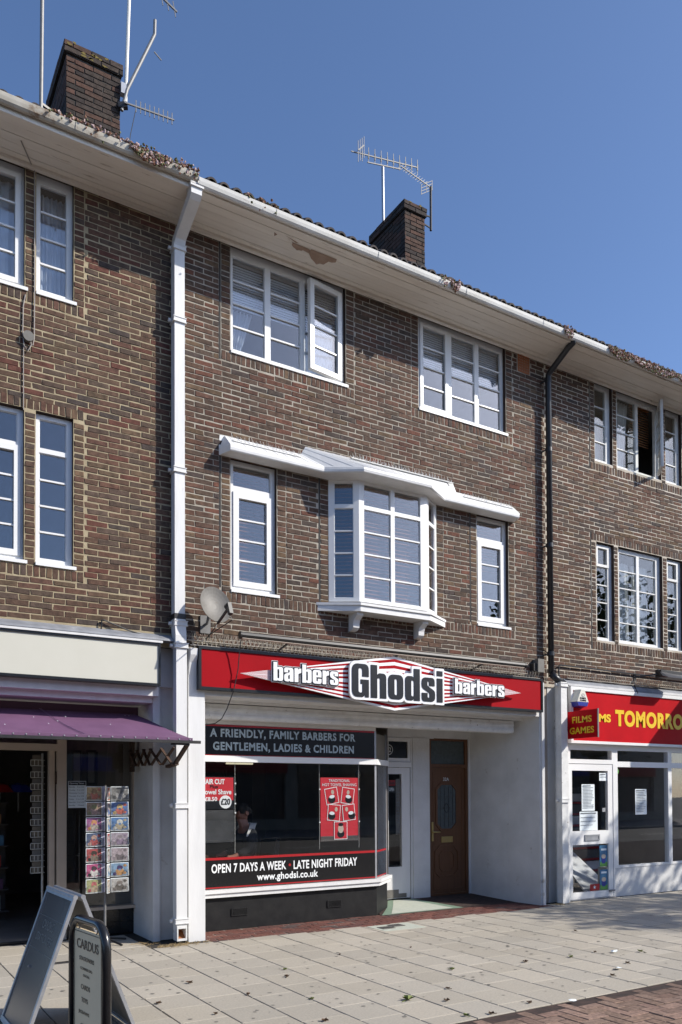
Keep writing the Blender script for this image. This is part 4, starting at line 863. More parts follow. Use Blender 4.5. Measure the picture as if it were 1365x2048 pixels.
# interior of the barber shop
rm = MB(); ip = [(6.43, .80), (6.72, 1.21), (6.72, 5.2), (3.389, 5.2), (3.389, .42)]
for (xa, ya), (xb, yb) in zip(ip, ip[1:]): rm.face(((xa, ya, .03), (xb, yb, .03), (xb, yb, 2.655), (xa, ya, 2.655)))
for z_ in (.03, 2.655): rm.face([(x, y, z_) for x, y in ip] + [(6.0, .46, z_)])
rm.build('shop_interior', 'room_shop', mid)
MB().box(6.74, 7.5, 1.5, 4, .03, 2.6, skip='-y').build('shop_lobby', 'room_dark', mid)
for k, (x0_, y0_, lab) in enumerate(((4.765, 2.5, 'lit fluorescent tube on the barber shop ceiling, nearer the pilaster'), (3.75, 3.6, 'lit fluorescent tube deeper inside the barber shop'))):
    t = thing('ceiling_tube', lab, 'light', (x0_, y0_, 2.0)); MB().box(x0_, x0_ + .45, y0_, y0_ + .06, 2.075, 2.11).build('batten', 'room_dark', t); MB().tube([(x0_ + .01, y0_ + .03, 2.06), (x0_ + .44, y0_ + .03, 2.06)], .013, 8).build('tube', 'tube_light', t)
    MB().tube([(x0_ + .22, y0_ + .03, 2.11), (x0_ + .22, y0_ + .03, 2.655)], .006, 6).build('suspension_rod', 'galv', t)
t = thing('bench', 'pine bench end just inside the barber window', 'bench', (3.55, .75, .391)); MB().box(3.42, 3.72, .62, .9, .83, .87).build('seat', 'wood_pine', t)
for x in (3.45, 3.66): MB().box(x, x + .05, .64, .7, .392, .83).build('leg', 'wood_pine', t)
t = thing('mirror_unit', 'dark mirror unit along the back of the barber shop', 'mirror', (5, 5, .4)); MB().box(3.6, 6.4, 5.1, 5.18, 1.1, 2.1).build('mirror', 'grey_panel', t); MB().box(3.6, 6.4, 4.8, 5.1, 1.02, 1.06).build('counter', 'room', t)
for x in (4.15, 5.0, 5.85): MB().box(x, x + .04, 5.07, 5.1, 1.1, 2.1).build('divider', 'room', t)

# ------------------------------------------------------------------ barber sign
s_ = thing('barber_sign', 'red barber fascia sign with raised striped diamond and black lettering', 'sign', (5.87, -.15, 2.63))
MB().box(3.31, 8.425, -.188, -.131, 2.778, 3.19).build('panel', 'sign_red', s_)
fr = MB()
for a, c, p_, q_ in grid_rects(3.278, 8.455, 2.745, 3.222, [(3.31, 8.425, 2.778, 3.19)]): fr.box(a, c, -.20, -.128, p_, q_)
fr.build('frame', 'sign_black', s_)
L_, T_, R_, B_ = (3.738, 2.943), (5.825, 3.305), (7.956, 2.981), (5.825, 2.632)
yd = -.275; cz = (L_[1] + R_[1]) / 2 + .003
MB().prism([(L_[0], yd + .004, L_[1]), (B_[0], yd + .004, B_[1]), (R_[0], yd + .004, R_[1]), (T_[0], yd + .004, T_[1])], (0, .02, 0)).build('diamond_backing', 'sign_white', s_)
for x in (4.6, 5.2, 6.4, 7.1): MB().box(x, x + .05, yd + .0241, -.188, 2.93, 3.0).build('spacer', 'galv', s_)
fr_ = [1.0, .91, .80, .68, .56, .45, .33, .22, .10, 0]
for m_, c_ in ((0, 'sign_white'), (1, 'sign_red')):
    st = MB()
    for k in range(len(fr_) - 1):
        if k % 2 != m_: continue
        for pk in (T_, B_):
            z0, z1 = cz + (pk[1] - cz) * fr_[k], cz + (pk[1] - cz) * fr_[k + 1]
            for tp in (L_, R_):
                st.face([(tp[0], yd, tp[1]), (pk[0], yd, z1), (pk[0], yd, z0)] if (tp is L_) == (pk is T_) else [(tp[0], yd, tp[1]), (pk[0], yd, z0), (pk[0], yd, z1)])
    st.build('stripe', c_, s_)
# heavy condensed letters drawn as outlines: (x, z, corner radius); first contour outer, then counters; 'sil' is the filled silhouette
GLY = {
 'G': (.66, [[(.66, .62), (.66, 1, .22), (0, 1, .22), (0, 0, .22), (.44, 0, .1), (.49, .07), (.52, 0), (.66, 0), (.66, .53), (.34, .53), (.34, .40), (.41, .40), (.41, .13, .07), (.25, .13, .07), (.25, .87, .07), (.41, .87, .07), (.41, .62)]], [(.66, 1, .22), (0, 1, .22), (0, 0, .22), (.66, 0, .03)]),
 'h': (.62, [[(0, 0), (0, 1), (.25, 1), (.25, .70), (.31, .76, .05), (.62, .76, .17), (.62, 0), (.37, 0), (.37, .62, .05), (.25, .60, .05), (.25, 0)]], [(0, 0), (0, 1), (.25, 1), (.25, .76), (.62, .76, .17), (.62, 0)]),
 'o': (.62, [[(.62, .76, .19), (0, .76, .19), (0, 0, .19), (.62, 0, .19)], [(.25, .13, .055), (.37, .13, .055), (.37, .63, .055), (.25, .63, .055)]], [(.62, .76, .19), (0, .76, .19), (0, 0, .19), (.62, 0, .19)]),
 'd': (.62, [[(.62, 0), (.62, 1), (.37, 1), (.37, .71), (.30, .76, .05), (0, .76, .18), (0, 0, .18), (.30, 0, .05), (.37, .05), (.37, 0)], [(.25, .13, .055), (.37, .13, .055), (.37, .63, .055), (.25, .63, .055)]], [(.62, 0), (.62, 1), (.37, 1), (.37, .76), (0, .76, .18), (0, 0, .18)]),
 'b': (.62, [[(0, 0), (.25, 0), (.25, .05), (.32, 0, .05), (.62, 0, .18), (.62, .76, .18), (.32, .76, .05), (.25, .71), (.25, 1), (0, 1)], [(.25, .13, .055), (.37, .13, .055), (.37, .63, .055), (.25, .63, .055)]], [(0, 0), (.62, 0, .18), (.62, .76, .18), (.25, .76), (.25, 1), (0, 1)]),
 's': (.58, [[(.56, .50), (.56, .76, .18), (0, .76, .18), (0, .43, .10), (.34, .27, .05), (.34, .12, .045), (.25, .12, .045), (.25, .27), (0, .27), (0, 0, .18), (.58, 0, .18), (.58, .34, .1), (.24, .50, .05), (.24, .64, .04), (.32, .64, .04), (.32, .50)]], [(.57, .76, .18), (0, .76, .18), (0, 0, .18), (.58, 0, .18)]),
 'i': (.25, [[(0, 0), (.25, 0), (.25, .76), (0, .76)], [(0, .84), (.25, .84), (.25, 1), (0, 1)]], [(0, 0), (.25, 0), (.25, 1), (0, 1)]),
 'a': (.60, [[(0, .49), (0, .76, .18), (.60, .76, .16), (.60, 0), (.36, 0), (.36, .06), (.29, 0, .05), (0, 0, .16), (0, .38, .10), (.35, .50, .05), (.35, .64, .05), (.25, .64, .05), (.25, .49)], [(.25, .13, .05), (.36, .13, .05), (.36, .37), (.25, .32)]], [(0, .76, .18), (.60, .76, .16), (.60, 0), (0, 0, .16)]),
 'r': (.44, [[(0, 0), (.25, 0), (.25, .46, .06), (.44, .52), (.44, .76), (.30, .75), (.24, .67), (.24, .76), (0, .76)]], [(0, 0), (.27, 0), (.27, .49), (.44, .50), (.44, .76), (0, .76)]),
 'e': (.60, [[(.60, .36), (.60, .76, .18), (0, .76, .18), (0, 0, .18), (.60, 0, .18), (.60, .28), (.35, .28), (.35, .13, .045), (.25, .13, .045), (.25, .36)], [(.25, .46), (.35, .46), (.35, .64, .05), (.25, .64, .05)]], [(.60, .76, .18), (0, .76, .18), (0, 0, .18), (.60, 0, .18)])}
def rounded(P):
    out = []; n = len(P)
    for k in range(n):
        p = Vector(P[k][:2]); r_ = P[k][2] if len(P[k]) > 2 else 0
        if r_ <= 0: out.append(p); continue
        a = Vector(P[k - 1][:2]) - p; b_ = Vector(P[(k + 1) % n][:2]) - p; q = min(r_, a.length * .49, b_.length * .49); a = p + a.normalized() * q; b_ = p + b_.normalized() * q
        for t_ in range(6): u_ = t_ / 5; out.append(a * (1 - u_) ** 2 + p * (2 * u_ * (1 - u_)) + b_ * u_ ** 2)
    return out
def grown(P, d):                                   # mitred outward offset of a silhouette, keeping its radii
    n = len(P); A = sum(P[k][0] * P[(k + 1) % n][1] - P[(k + 1) % n][0] * P[k][1] for k in range(n)); sg = 1 if A > 0 else -1; out = []
    for k in range(n):
        p, a, b_ = Vector(P[k][:2]), Vector(P[k - 1][:2]), Vector(P[(k + 1) % n][:2]); e0 = (p - a).normalized(); e1 = (b_ - p).normalized()
        n0 = Vector((e0.y, -e0.x)) * sg; n1 = Vector((e1.y, -e1.x)) * sg; m_ = (n0 + n1); m_ = m_ / max(m_.length_squared, .2) * 2
        q = p + m_ * d; out.append((q.x, q.y, (P[k][2] if len(P[k]) > 2 else .0) + d * .55))
    return out
from mathutils.geometry import tessellate_polygon
def letter_mesh(contours, f, y0, y1, mat, nm):
    b = MB(); loops = [[Vector((p.x, p.y, 0)) for p in c] for c in contours]; flat = [p for l in loops for p in l]
    groups = [loops] if nm != 'split' else [[l] for l in loops]
    for g_ in groups:
        fl2 = [p for l in g_ for p in l]
        for t_ in tessellate_polygon(g_):
            a, b_, c_ = (fl2[k] for k in t_); 
            if (b_ - a).cross(c_ - a).z < 0: b_, c_ = c_, b_
            b.face([f(p.x, p.y, y1) for p in (a, b_, c_)])
    for l in loops:
        for k in range(len(l)): p, q = l[k], l[(k + 1) % len(l)]; b.face([f(p.x, p.y, y0), f(q.x, q.y, y0), f(q.x, q.y, y1), f(p.x, p.y, y1)])
    return b.build('letter', mat, s_)
def heavy(word, x0, x1, z0, z1, y, layers, gap):
    tot = sum(GLY[c][0] for c in word) + gap * (len(word) - 1); sx, sz = (x1 - x0) / tot, z1 - z0; pen = 0
    for k, c in enumerate(word):
        wd, con, sil = GLY[c]; f = lambda u, v, yy, pen=pen: (x0 + (pen + u) * sx, yy, z0 + v * sz); yy = y - .0006 * k
        for mat, d, th in layers:
            cc = [rounded(grown(sil, d))] if d > 0 else [rounded(q) for q in con]
            letter_mesh(cc, f, yy, yy - th, mat, 'split' if (c == 'i' and d == 0) else ''); yy -= th + .0012
        pen += wd + gap
heavy('Ghodsi', 5.165, 6.535, 2.765, 3.165, yd - .022, [('sign_white', .085, .03), ('sign_black', 0, .006)], .085)
for xa, xb, za, zc in ((4.125, 4.98, 2.885, 3.095), (6.755, 7.61, 2.90, 3.095)):
    heavy('barbers', xa, xb, za, zc, yd - .014, [('sign_white', .085, .014), ('sign_black', .06, .006), ('sign_white', 0, .006)], .075)
# lamp tube above the sign
t = thing('sign_light', 'long black trough light mounted on arms above the barber sign', 'light', (5.9, -.3, 3.3))
tr = MB(); tr.extrude_x([(-.27, 3.335), (-.30, 3.33), (-.33, 3.34), (-.34, 3.36), (-.335, 3.385), (-.31, 3.40), (-.28, 3.395), (-.265, 3.37)], 3.72, 8.0); tr.build('trough', 'black_metal', t)
MB().box(3.74, 7.98, -.325, -.275, 3.325, 3.331).build('diffuser', 'cream_frame', t)
for x in (3.715, 7.995): MB().tube([(x, -.302, 3.362), (x + .02, -.302, 3.362)], .043, 14).build('end_cap', 'black_metal', t)
for x in (4.35, 5.9, 7.3): MB().obox((x, .0, 3.29), (x, -.29, 3.345), .018, .018).build('arm', 'black_metal', t)
b = MB(); b.box(8.455, 8.575, -.11, -.001, 3.335, 3.525); b.box(8.40, 8.454, -.08, -.002, 3.35, 3.46, m=1); b = b.build('junction_box', ['dish_grey', 'black_metal']); tag(b, 'brown-grey metal box on the wall at the far end of the sign light', 'box')
c = MB(); c.tube([(3.735, -.30, 3.33), (3.73, -.27, 3.2), (3.725, -.235, 2.98), (3.68, -.215, 2.75), (3.62, -.17, 2.55), (3.57, -.14, 2.44), (3.50, -.11, 2.385), (3.42, -.05, 2.375), (3.385, .0, 2.40)], .006, 6); tag(c.build('cable', 'cable_black'), 'loose black cable drooping across the near end of the red barber sign', 'cable')
# bird spikes along the ledge above the signs
def spikes(x0, x1, y0, z0, lab, n, mat='spike', hh=.095):
    b = MB(); b.box(x0, x1, y0 - .02, y0 + .02, z0, z0 + .006)
    for k in range(n):
        x = x0 + (x1 - x0) * (k + .5) / n
        for dx, dy in ((-.045, -.05), (.04, .03), (.0, -.01), (-.02, .02)):
            b.obox((x, y0, z0 + .005), (x + dx + random.uniform(-.012, .012), y0 + dy + random.uniform(-.01, .01), z0 + hh + random.uniform(-.012, .012)), .0026, .0026)
    return tag(b.build('bird_spikes', mat), lab, 'bird spikes')
spikes(3.2, 8.42, -.16, 3.225, 'strip of wire bird spikes along the top of the barber sign', 96)
spikes(3.2, 8.3, -.035, 3.30, 'strip of wire bird spikes on the wall ledge behind the sign light', 96)
spikes(9.1, 11.95, -.04, 3.295, 'strip of wire bird spikes above the film shop flashing', 56)
spikes(3.72, 4.6, -.10, 5.60, 'fine bird spikes on the canopy end nearest the satellite dish', 18, 'spike_white', .05)
spikes(5.3, 6.9, -.12, 5.735, 'fine bird spikes on the raised middle of the bay canopy', 30, 'spike_white', .05)
spikes(7.1, 8.0, -.10, 5.60, 'fine bird spikes on the canopy end nearest the black downpipe', 18, 'spike_white', .05)

# ------------------------------------------------------------------ film shop front (right)
f = MB(); f.box(8.9, 8.985, -.135, .3, 0, 3.18); f.box(8.985, 9.075, -.08, .3, 0, 2.33); f.box(9.075, 9.115, -.05, .3, 0, 2.33); f.build('pilaster', 'old_white', right)
MB().box(8.76, 8.9, .02, .3, 0, 3.2).build('pilaster_recess', 'render_white', right)
lf = MB(); lf.extrude_x([(.004, 3.292), (-.012, 3.292), (-.10, 3.215), (-.118, 3.178), (.004, 3.178)], 9.06, 12.6); lf.build('lead_flashing', 'lead', right)
s_ = thing('film_shop_sign', 'bright red film shop fascia sign with yellow capital letters and white frame', 'sign', (10.7, -.1, 2.33))
MB().box(9.13, 12.57, -.115, -.01, 2.375, 3.115).build('panel', 'film_red', s_)
fr = MB()
for a, c, p_, q_ in grid_rects(9.085, 12.6, 2.335, 3.17, [(9.13, 12.57, 2.375, 3.115)]): fr.box(a, c, -.135, -.005, p_, q_)
fr.build('frame', 'white_pvc', s_)
text('lettering', 'TOMORROW', (10.06, -.117, 2.62), 1.98, .255, 'film_yellow', s_, .003, .05, space=1.12)
text('lettering', 'FILMS', (9.43, -.117, 2.67), .53, .125, 'film_yellow', s_, .003, .045)
t = thing('projecting_sign', 'small dark red projecting sign reading films games beside the alarm box', 'sign', (9.0, -.42, 2.38))
MB().box(8.992, 9.008, -.70, -.15, 2.385, 2.78).build('panel', 'film_red', t)
MB().box(8.988, 9.012, -.712, -.7005, 2.38, 2.785).build('edge_trim', 'galv', t)
text('lettering', 'FILMS', (8.9915, -.24, 2.605), .36, .095, 'film_yellow', t, .001, .03, U=(0, -1, 0), space=1.05)
text('lettering', 'GAMES', (8.9915, -.19, 2.45), .45, .095, 'film_yellow', t, .001, .03, U=(0, -1, 0), space=1.05)
MB().box(8.985, 9.015, -.149, -.08, 2.5, 2.7).build('bracket', 'black_metal', t)
t = thing('alarm_box', 'white and blue triangular burglar alarm box on the corner of the red sign', 'alarm box', (9.22, -.2, 2.85))
tri = lambda hw0, z0, hw1, z1, y: [(9.225 - hw0, y, z0), (9.225 + hw0, y, z0), (9.225 + hw1, y, z1), (9.225 - hw1, y, z1)]
def frus(a, b_, mat, nm):
    m_ = MB(); m_.face(a); m_.face(b_[::-1])
    for k in range(4): m_.face((a[(k + 1) % 4], a[k], b_[k], b_[(k + 1) % 4]))
    m_.build(nm, mat, t)
frus(tri(.118, 2.935, .035, 3.115, -.235), tri(.145, 2.935, .055, 3.125, -.12), 'alarm_white', 'cover'); frus(tri(.09, 2.875, .118, 2.933, -.235), tri(.115, 2.86, .145, 2.933, -.12), 'blue_plastic', 'blue_base')
text('lettering', 'SUSSEX', (9.16, -.237, 2.975), .13, .026, 'sign_black', t, .001, .04); text('lettering', 'ALARMS', (9.16, -.237, 2.943), .13, .026, 'sign_black', t, .001, .04)
em = MB()
for k in range(10):
    a, b_ = math.pi * k / 10, math.pi * (k + 1) / 10
    em.face([(9.225 + r_ * math.cos(q), -.2365, 3.02 + r_ * 1.1 * math.sin(q)) for r_, q in ((.034, a), (.034, b_), (.028, b_), (.028, a))])
em.box(9.20, 9.25, -.2372, -.236, 3.01, 3.016); em.box(9.212, 9.218, -.2372, -.236, 3.017, 3.04); em.build('emblem', 'ink', t)
fl = thing('floodlight', 'black floodlight on an arm above the film shop sign', 'light', (11.0, -.35, 3.35))
fb = MB(); fb.prism([(10.80, -.42, 3.41), (10.86, -.48, 3.385), (11.42, -.48, 3.385), (11.46, -.42, 3.40), (11.46, -.30, 3.53), (10.84, -.30, 3.53)], (0, .05, -.0)); fb.box(10.84, 11.44, -.36, -.25, 3.40, 3.515); fb.build('housing', 'black_metal', fl); MB().obox((10.82, -.30, 3.45), (10.66, -.005, 3.43), .02, .02).build('arm', 'black_metal', fl); MB().obox((10.66, -.005, 3.38), (10.66, -.005, 3.48), .05, .02).build('wall_plate', 'black_metal', fl)
c = MB(); c.tube([(8.95, -.03, 3.24), (8.95, -.03, 3.46), (8.975, -.03, 3.485), (9.7, -.03, 3.482), (10.3, -.03, 3.475), (12.4, -.03, 3.462)], .011, 6); tag(c.build('conduit', 'black_plastic'), 'thin black conduit running along the bricks above the film shop', 'pipe')
c = MB(); c.tube([(10.66, -.02, 3.38), (10.62, -.03, 3.3), (10.58, -.09, 3.22), (10.56, -.14, 3.17), (10.57, -.12, 3.13)], .008, 6); tag(c.build('cable', 'cable_black'), 'short black cable from the floodlight down over the lead flashing', 'cable')
c = MB(); c.tube([(9.0, -.14, 3.2), (9.01, -.145, 2.9), (9.0, -.14, 2.62), (9.015, -.15, 2.56)], .007, 6); tag(c.build('cable', 'cable_black'), 'black cable running down beside the film shop pilaster', 'cable')
# aluminium shop frame
YF = .0
cells = [(9.17, 10.075, 2.105, 2.245), (9.135, 10.10, -.1, 2.04), (10.205, 11.42, 2.085, 2.255), (10.205, 11.42, .475, 2.0), (11.51, 12.55, 2.085, 2.255), (11.51, 12.55, .475, 2.0)]
fm = MB()
for a, c, p_, q_ in grid_rects(9.115, 12.6, 0, 2.333, cells + [(10.12, 12.6, 0, .44)]): fm.box(a, c, YF - .03, YF + .05, p_, q_)
fm.build('shop_frame', 'white_pvc', right)
for a, c, p_, q_ in cells:
    if p_ > 0: MB().box(a, c, YF + .01, YF + .018, p_, q_).build('pane', 'glass', right)
MB().box(10.115, 12.6, YF - .02, .3, 0, .439).build('stall_riser', 'render_white', right)
d_ = MB()
for a, c, p_, q_ in grid_rects(9.14, 10.095, .02, 2.035, [(9.21, 9.99, 1.03, 1.935), (9.21, 9.99, .115, .825)]): d_.box(a, c, YF - .022, YF + .03, p_, q_)
dr = d_.build('door', 'white_pvc', right); dr['label'] = 'white framed glass door of the film shop with notices'
for p_, q_ in ((1.03, 1.935), (.115, .825)): MB().box(9.21, 9.99, YF + .002, YF + .01, p_, q_).build('pane', 'glass', dr)
lb = MB()
for a, c, p_, q_ in grid_rects(9.465, 9.785, .88, .972, [(9.49, 9.76, .90, .952)]): lb.box(a, c, YF - .036, YF - .0225, p_, q_)
lb.box(9.49, 9.76, YF - .03, YF - .023, .90, .952); lb.build('letterbox', 'silver', dr)
MB().box(9.88, 9.945, YF - .008, YF + .001, 1.31, 1.37).build('lock', 'silver', dr); MB().tube([(9.98, YF - .04, .105), (10.09, YF - .045, .11)], .014, 8).build('floor_bolt', 'galv', dr)
MB().box(9.13, 10.1, -.035, .05, 0, .018).build('threshold', 'silver', right)
def sheet(nm, x0, x1, z0, z1, y, lab, mat='paper', lines=0, tilt=0, cat='notice'):
    t = thing(nm, lab, cat, (x0, y, z0)); b = MB(); n_ = 6
    for k in range(n_):
        a0, a1 = x0 + (x1 - x0) * k / n_, x0 + (x1 - x0) * (k + 1) / n_; g0, g1 = .003 * math.sin(k * 1.3), .003 * math.sin((k + 1) * 1.3)
        b.face([(a0, y - .004 + g0, z0 + tilt * (a0 - x0)), (a1, y - .004 + g1, z0 + tilt * (a1 - x0)), (a1, y - .004 + g1, z1), (a0, y - .004 + g0, z1)])
    b.build('sheet', mat, t)
    for k in range(lines):
        zz = z1 - .03 - (z1 - z0 - .05) * k / lines; l_ = (x1 - x0) * random.uniform(.6, .86)
        MB().box(x0 + .02, x0 + .02 + l_, y - .010, y - .009, zz, zz + (.014 if k == 0 else .006)).build('text_line', 'ink', t)
    return t
sheet('notice', 9.432, 9.715, 1.33, 1.73, YF - .001, 'white typed notice high on the film shop door, above another', lines=16)
sheet('notice', 9.383, 9.775, 1.035, 1.318, YF - .001, 'white notice on the film shop door just above the letterbox rail', lines=4)
sheet('notice', 10.642, 10.92, 1.255, 1.658, YF + .002, 'white typed notice in the film shop window', lines=14)
sheet('sticker', 9.82, 9.985, 1.785, 1.905, YF - .001, 'small square white sticker in the top corner of the film shop door', lines=2)
for z0, z1, lab in ((.475, .80, 'blue ice cream tub sticker low on the film shop door, upper one'), (.125, .43, 'blue ice cream tub sticker low on the film shop door, lower one')):
    t = thing('sticker', lab, 'sticker', (9.9, YF, z0)); MB().box(9.81, 9.985, YF - .004, YF - .001, z0, z1).build('sheet', 'sticker_blue', t); MB().box(9.815, 9.98, YF - .006, YF - .0045, z0, z0 + .07).build('green_foot', 'sticker_green', t)
    tb = MB(); tb.face([(9.86, YF - .0065, z0 + .05), (9.93, YF - .0065, z0 + .05), (9.945, YF - .0065, z0 + .14), (9.845, YF - .0065, z0 + .14)]); tb.build('tub', 'blue_plastic', t); tb = MB(); tb.face([(9.895 + .05 * math.cos(a), YF - .007, z0 + .155 + .035 * math.sin(a)) for a in [2 * math.pi * j / 12 for j in range(12)]]); tb.build('scoop', 'cream_frame', t); tb = MB(); tb.box(9.84, 9.96, YF - .0065, YF - .005, z0 + .245, z0 + .275); tb.build('name_band', 'paper', t)
t = thing('sticker', 'small pink and white sticker at the foot of the film shop door', 'sticker', (9.65, YF, .12)); MB().box(9.595, 9.80, YF - .004, YF - .001, .122, .22).build('sheet', 'vinyl_red', t)
star = MB(); star.face([(9.69 + (.035 if j % 2 == 0 else .015) * math.sin(j * math.pi / 5), YF - .006, .172 + (.035 if j % 2 == 0 else .015) * math.cos(j * math.pi / 5)) for j in range(10)][::-1]); star.build('star', 'paper', t)
b = MB(); b.tube([(10.225, YF + .008, 1.935), (10.225, YF + .004, 1.935)], .05, 16); tag(b.build('sticker', 'sticker_green'), 'round green and blue sticker in the corner of the film shop window', 'sticker')
rm = MB(); rm.box(8.99, 12.6, .31, 4.6, .016, 2.33, skip='-y'); rm.build('shop_interior', 'room_shop', right)
t = thing('display_shelves', 'stepped white and red display shelving inside the film shop', 'shelves', (10.6, 1.4, .016))
for k in range(7):
    z = .25 + k * .2; MB().box(10.2, 11.6, 1.5 + .03 * k, 1.56 + .03 * k, z, z + .14).build('shelf_front', 'room' if k % 2 else 'curtain', t); MB().box(10.2, 11.6, 1.46 + .03 * k, 1.5 + .03 * k, z - .04, z - .005).build('shelf_edge', 'vinyl_red', t)
MB().box(10.15, 11.65, 1.78, 1.84, .016, 1.7).build('back_board', 'room_dark', t)
t = thing('display_ramp', 'white sloped display board on the film shop floor', 'display', (10.4, .9, .016)); MB().prism([(10.15, .6, .02), (10.8, .6, .02), (10.7, 1.35, .6), (10.3, 1.35, .6)], (0, .03, 0)).build('board', 'curtain', t); MB().box(10.28, 10.72, 1.34, 1.38, .02, .58).build('support', 'room', t)

# ------------------------------------------------------------------ ground
g = MB(); g.face(((-300, -300, -.13), (300, -300, -.13), (300, 300, -.13), (-300, 300, -.13))); tag(g.build('ground', 'asphalt', loc=(0, 0, -.13)), kind='structure')
g = MB(); g.box(-60, 60, -17.5, -9.75, -.128, -.10); tag(g.build('road', 'asphalt'), kind='structure')
mk = MB()
for k in range(-6, 14): mk.box(k * 4, k * 4 + 2, -13.7, -13.6, -.0995, -.096)
tag(mk.build('road_marking', 'white_paint'), kind='structure')
g = MB(); g.box(-60, 60, -9.75, -9.6, -.128, .0); tag(g.build('kerb', 'kerb_stone'), kind='structure')
g = MB(); g.box(-60, 60, -17.65, -17.5, -.128, .0); g.box(-60, 60, -24, -17.65, -.128, -.004); tag(g.build('far_pavement', 'kerb_stone'), kind='structure')
pv = MB(); pv.box(-60, 60, -4.09, 1.0, -.12, -.008); pv = tag(pv.build('pavement', 'slab_bed', loc=(5, -2, -.12)), kind='structure')
SLC = [tuple(v * (.93 + .012 * k) for v in ((.388, .356, .298), (.384, .354, .30), (.378, .35, .298), (.394, .36, .30))[k % 4]) for k in range(14)]
def slab_geo(b, x0, x1, y0, y1, c, z=0.0):
    e = .004; a = (x0 + e, x1 - e, y0 + e, y1 - e)
    T = [(a[0], a[2], z), (a[1], a[2], z), (a[1], a[3], z), (a[0], a[3], z)]; M_ = [(x0, y0, z - e), (x1, y0, z - e), (x1, y1, z - e), (x0, y1, z - e)]; B_ = [(p[0], p[1], z - .02) for p in M_]
    b.face(T, 0, c)
    for k in range(4):
        n_ = (k + 1) % 4; b.face((M_[k], M_[n_], T[n_], T[k]), 0, c); b.face((B_[k], B_[n_], M_[n_], M_[k]), 0, c)
slabs = []; CW, CL = .366, .404
for k in range(-9, 36):
    x0_ = 2.006 + CW * (k) ; x1_ = x0_ + CW - random.uniform(.006, .012)
    ytop = .72 if x1_ < 3.0 else (-.235 if x0_ < 8.45 else -.06)
    y = -2.285 + (CL * .5 if k % 2 else 0) + random.uniform(-.015, .015); y -= CL * 6
    while y < ytop:
        a, c = max(y, -4.085), min(y + CL - .0075, ytop); y += CL
        if c - a > .05: slabs.append((x0_, x1_, a, c, random.randrange(14), random.uniform(-.0016, .0016)))
def sscore(t):
    x, y, d = px_of(((t[0] + t[1]) / 2, (t[2] + t[3]) / 2, 0)); return (t[1] - t[0]) * (t[3] - t[2]) / d ** 3 if -60 < x < 1425 and -10 < y < 2100 else 0
slabs.sort(key=sscore, reverse=True); SM = {}; ns = min(300, sum(1 for t in slabs if sscore(t) > 0))
for t in slabs[:ns]:
    k = (round(t[1] - t[0], 2), round(t[3] - t[2], 3), t[4])
    if k not in SM: b = MB(); slab_geo(b, 0, t[1] - t[0], 0, t[3] - t[2], SLC[t[4]]); SM[k] = b.mesh('slab', 'slab')
    inst('slab', SM[k], (t[0], t[2], t[5]), pv)
b = MB()
for t in slabs[ns:]: slab_geo(b, *t[:4], SLC[t[4]], t[5])
tag(b.build('paving', 'slab', pv), kind='stuff')
# brick strip along the barber shop and the porch floor
bs_ = MB(); bs_.box(3.39, 8.56, -.31, .41, -.06, -.004); bs_ = tag(bs_.build('brick_strip', 'strip_joint', loc=(5.9, 0, -.06)), kind='structure')
k_ = Bricks(); k_.courses(3.40, 8.56, -.30, .40, [(3.0, 3.40, -1, .5), (8.47, 8.6, -.11, .6), (6.05, 8.6, .33, .5)], 'strip', y=.001, face='z', base=-.30, ch=.106, bl=.213); k_.finish(bs_, 'brick', 300, 'brick_paving', 'pave_brick')
zr = lambda y: max(0, (y - .33) * .058)
pf = MB(); pf.prism([(6.0, .33, -.002), (8.5, .33, -.002), (8.36, 1.35, zr(1.35)), (6.6, 1.35, zr(1.35))], (0, 0, -.03)); tag(pf.build('porch_floor', 'brick_dark'), kind='structure')
for k, (m_, P) in enumerate((('terrazzo_edge', [(6.03, .335), (7.42, .335), (7.16, 1.2), (6.72, 1.2), (6.44, .8)]), ('terrazzo', [(6.20, .36), (7.25, .36), (7.05, 1.17), (6.80, 1.17), (6.55, .82)]))):
    tz = MB(); tz.face([(x, y, zr(y) + .002 + .003 * k) for x, y in P]); tag(tz.build(('entrance_border', 'entrance_slab')[k], m_), kind='structure')
# red paver band near the kerb
hb = MB(); hb.box(-60, 60, -9.6, -4.092, -.12, -.006); hb = tag(hb.build('paver_band', 'brick_dark', loc=(5, -7, -.12)), kind='structure')
hs = Bricks(); u = .104
for i in range(20, 95):
    for j in range(-40, 26):
        d = (i - j) % 4; x, y = i * u, -4.10 - u - j * u if 0 else -9.0 + (j + 20) * u
        if d == 0: xa, xb, ya, yb = x, x + 2 * u - .007, y, y + u - .007
        elif d == 3: xa, xb, ya, yb = x, x + u - .007, y, y + 2 * u - .007
        else: continue
        yb = min(yb, -4.098)
        if yb - ya > .03: hs.add(xa, xb, ya, yb, 'herr', -.001, 'z')
hs.finish(hb, 'paver', 300, 'paver_field', 'pave_brick')
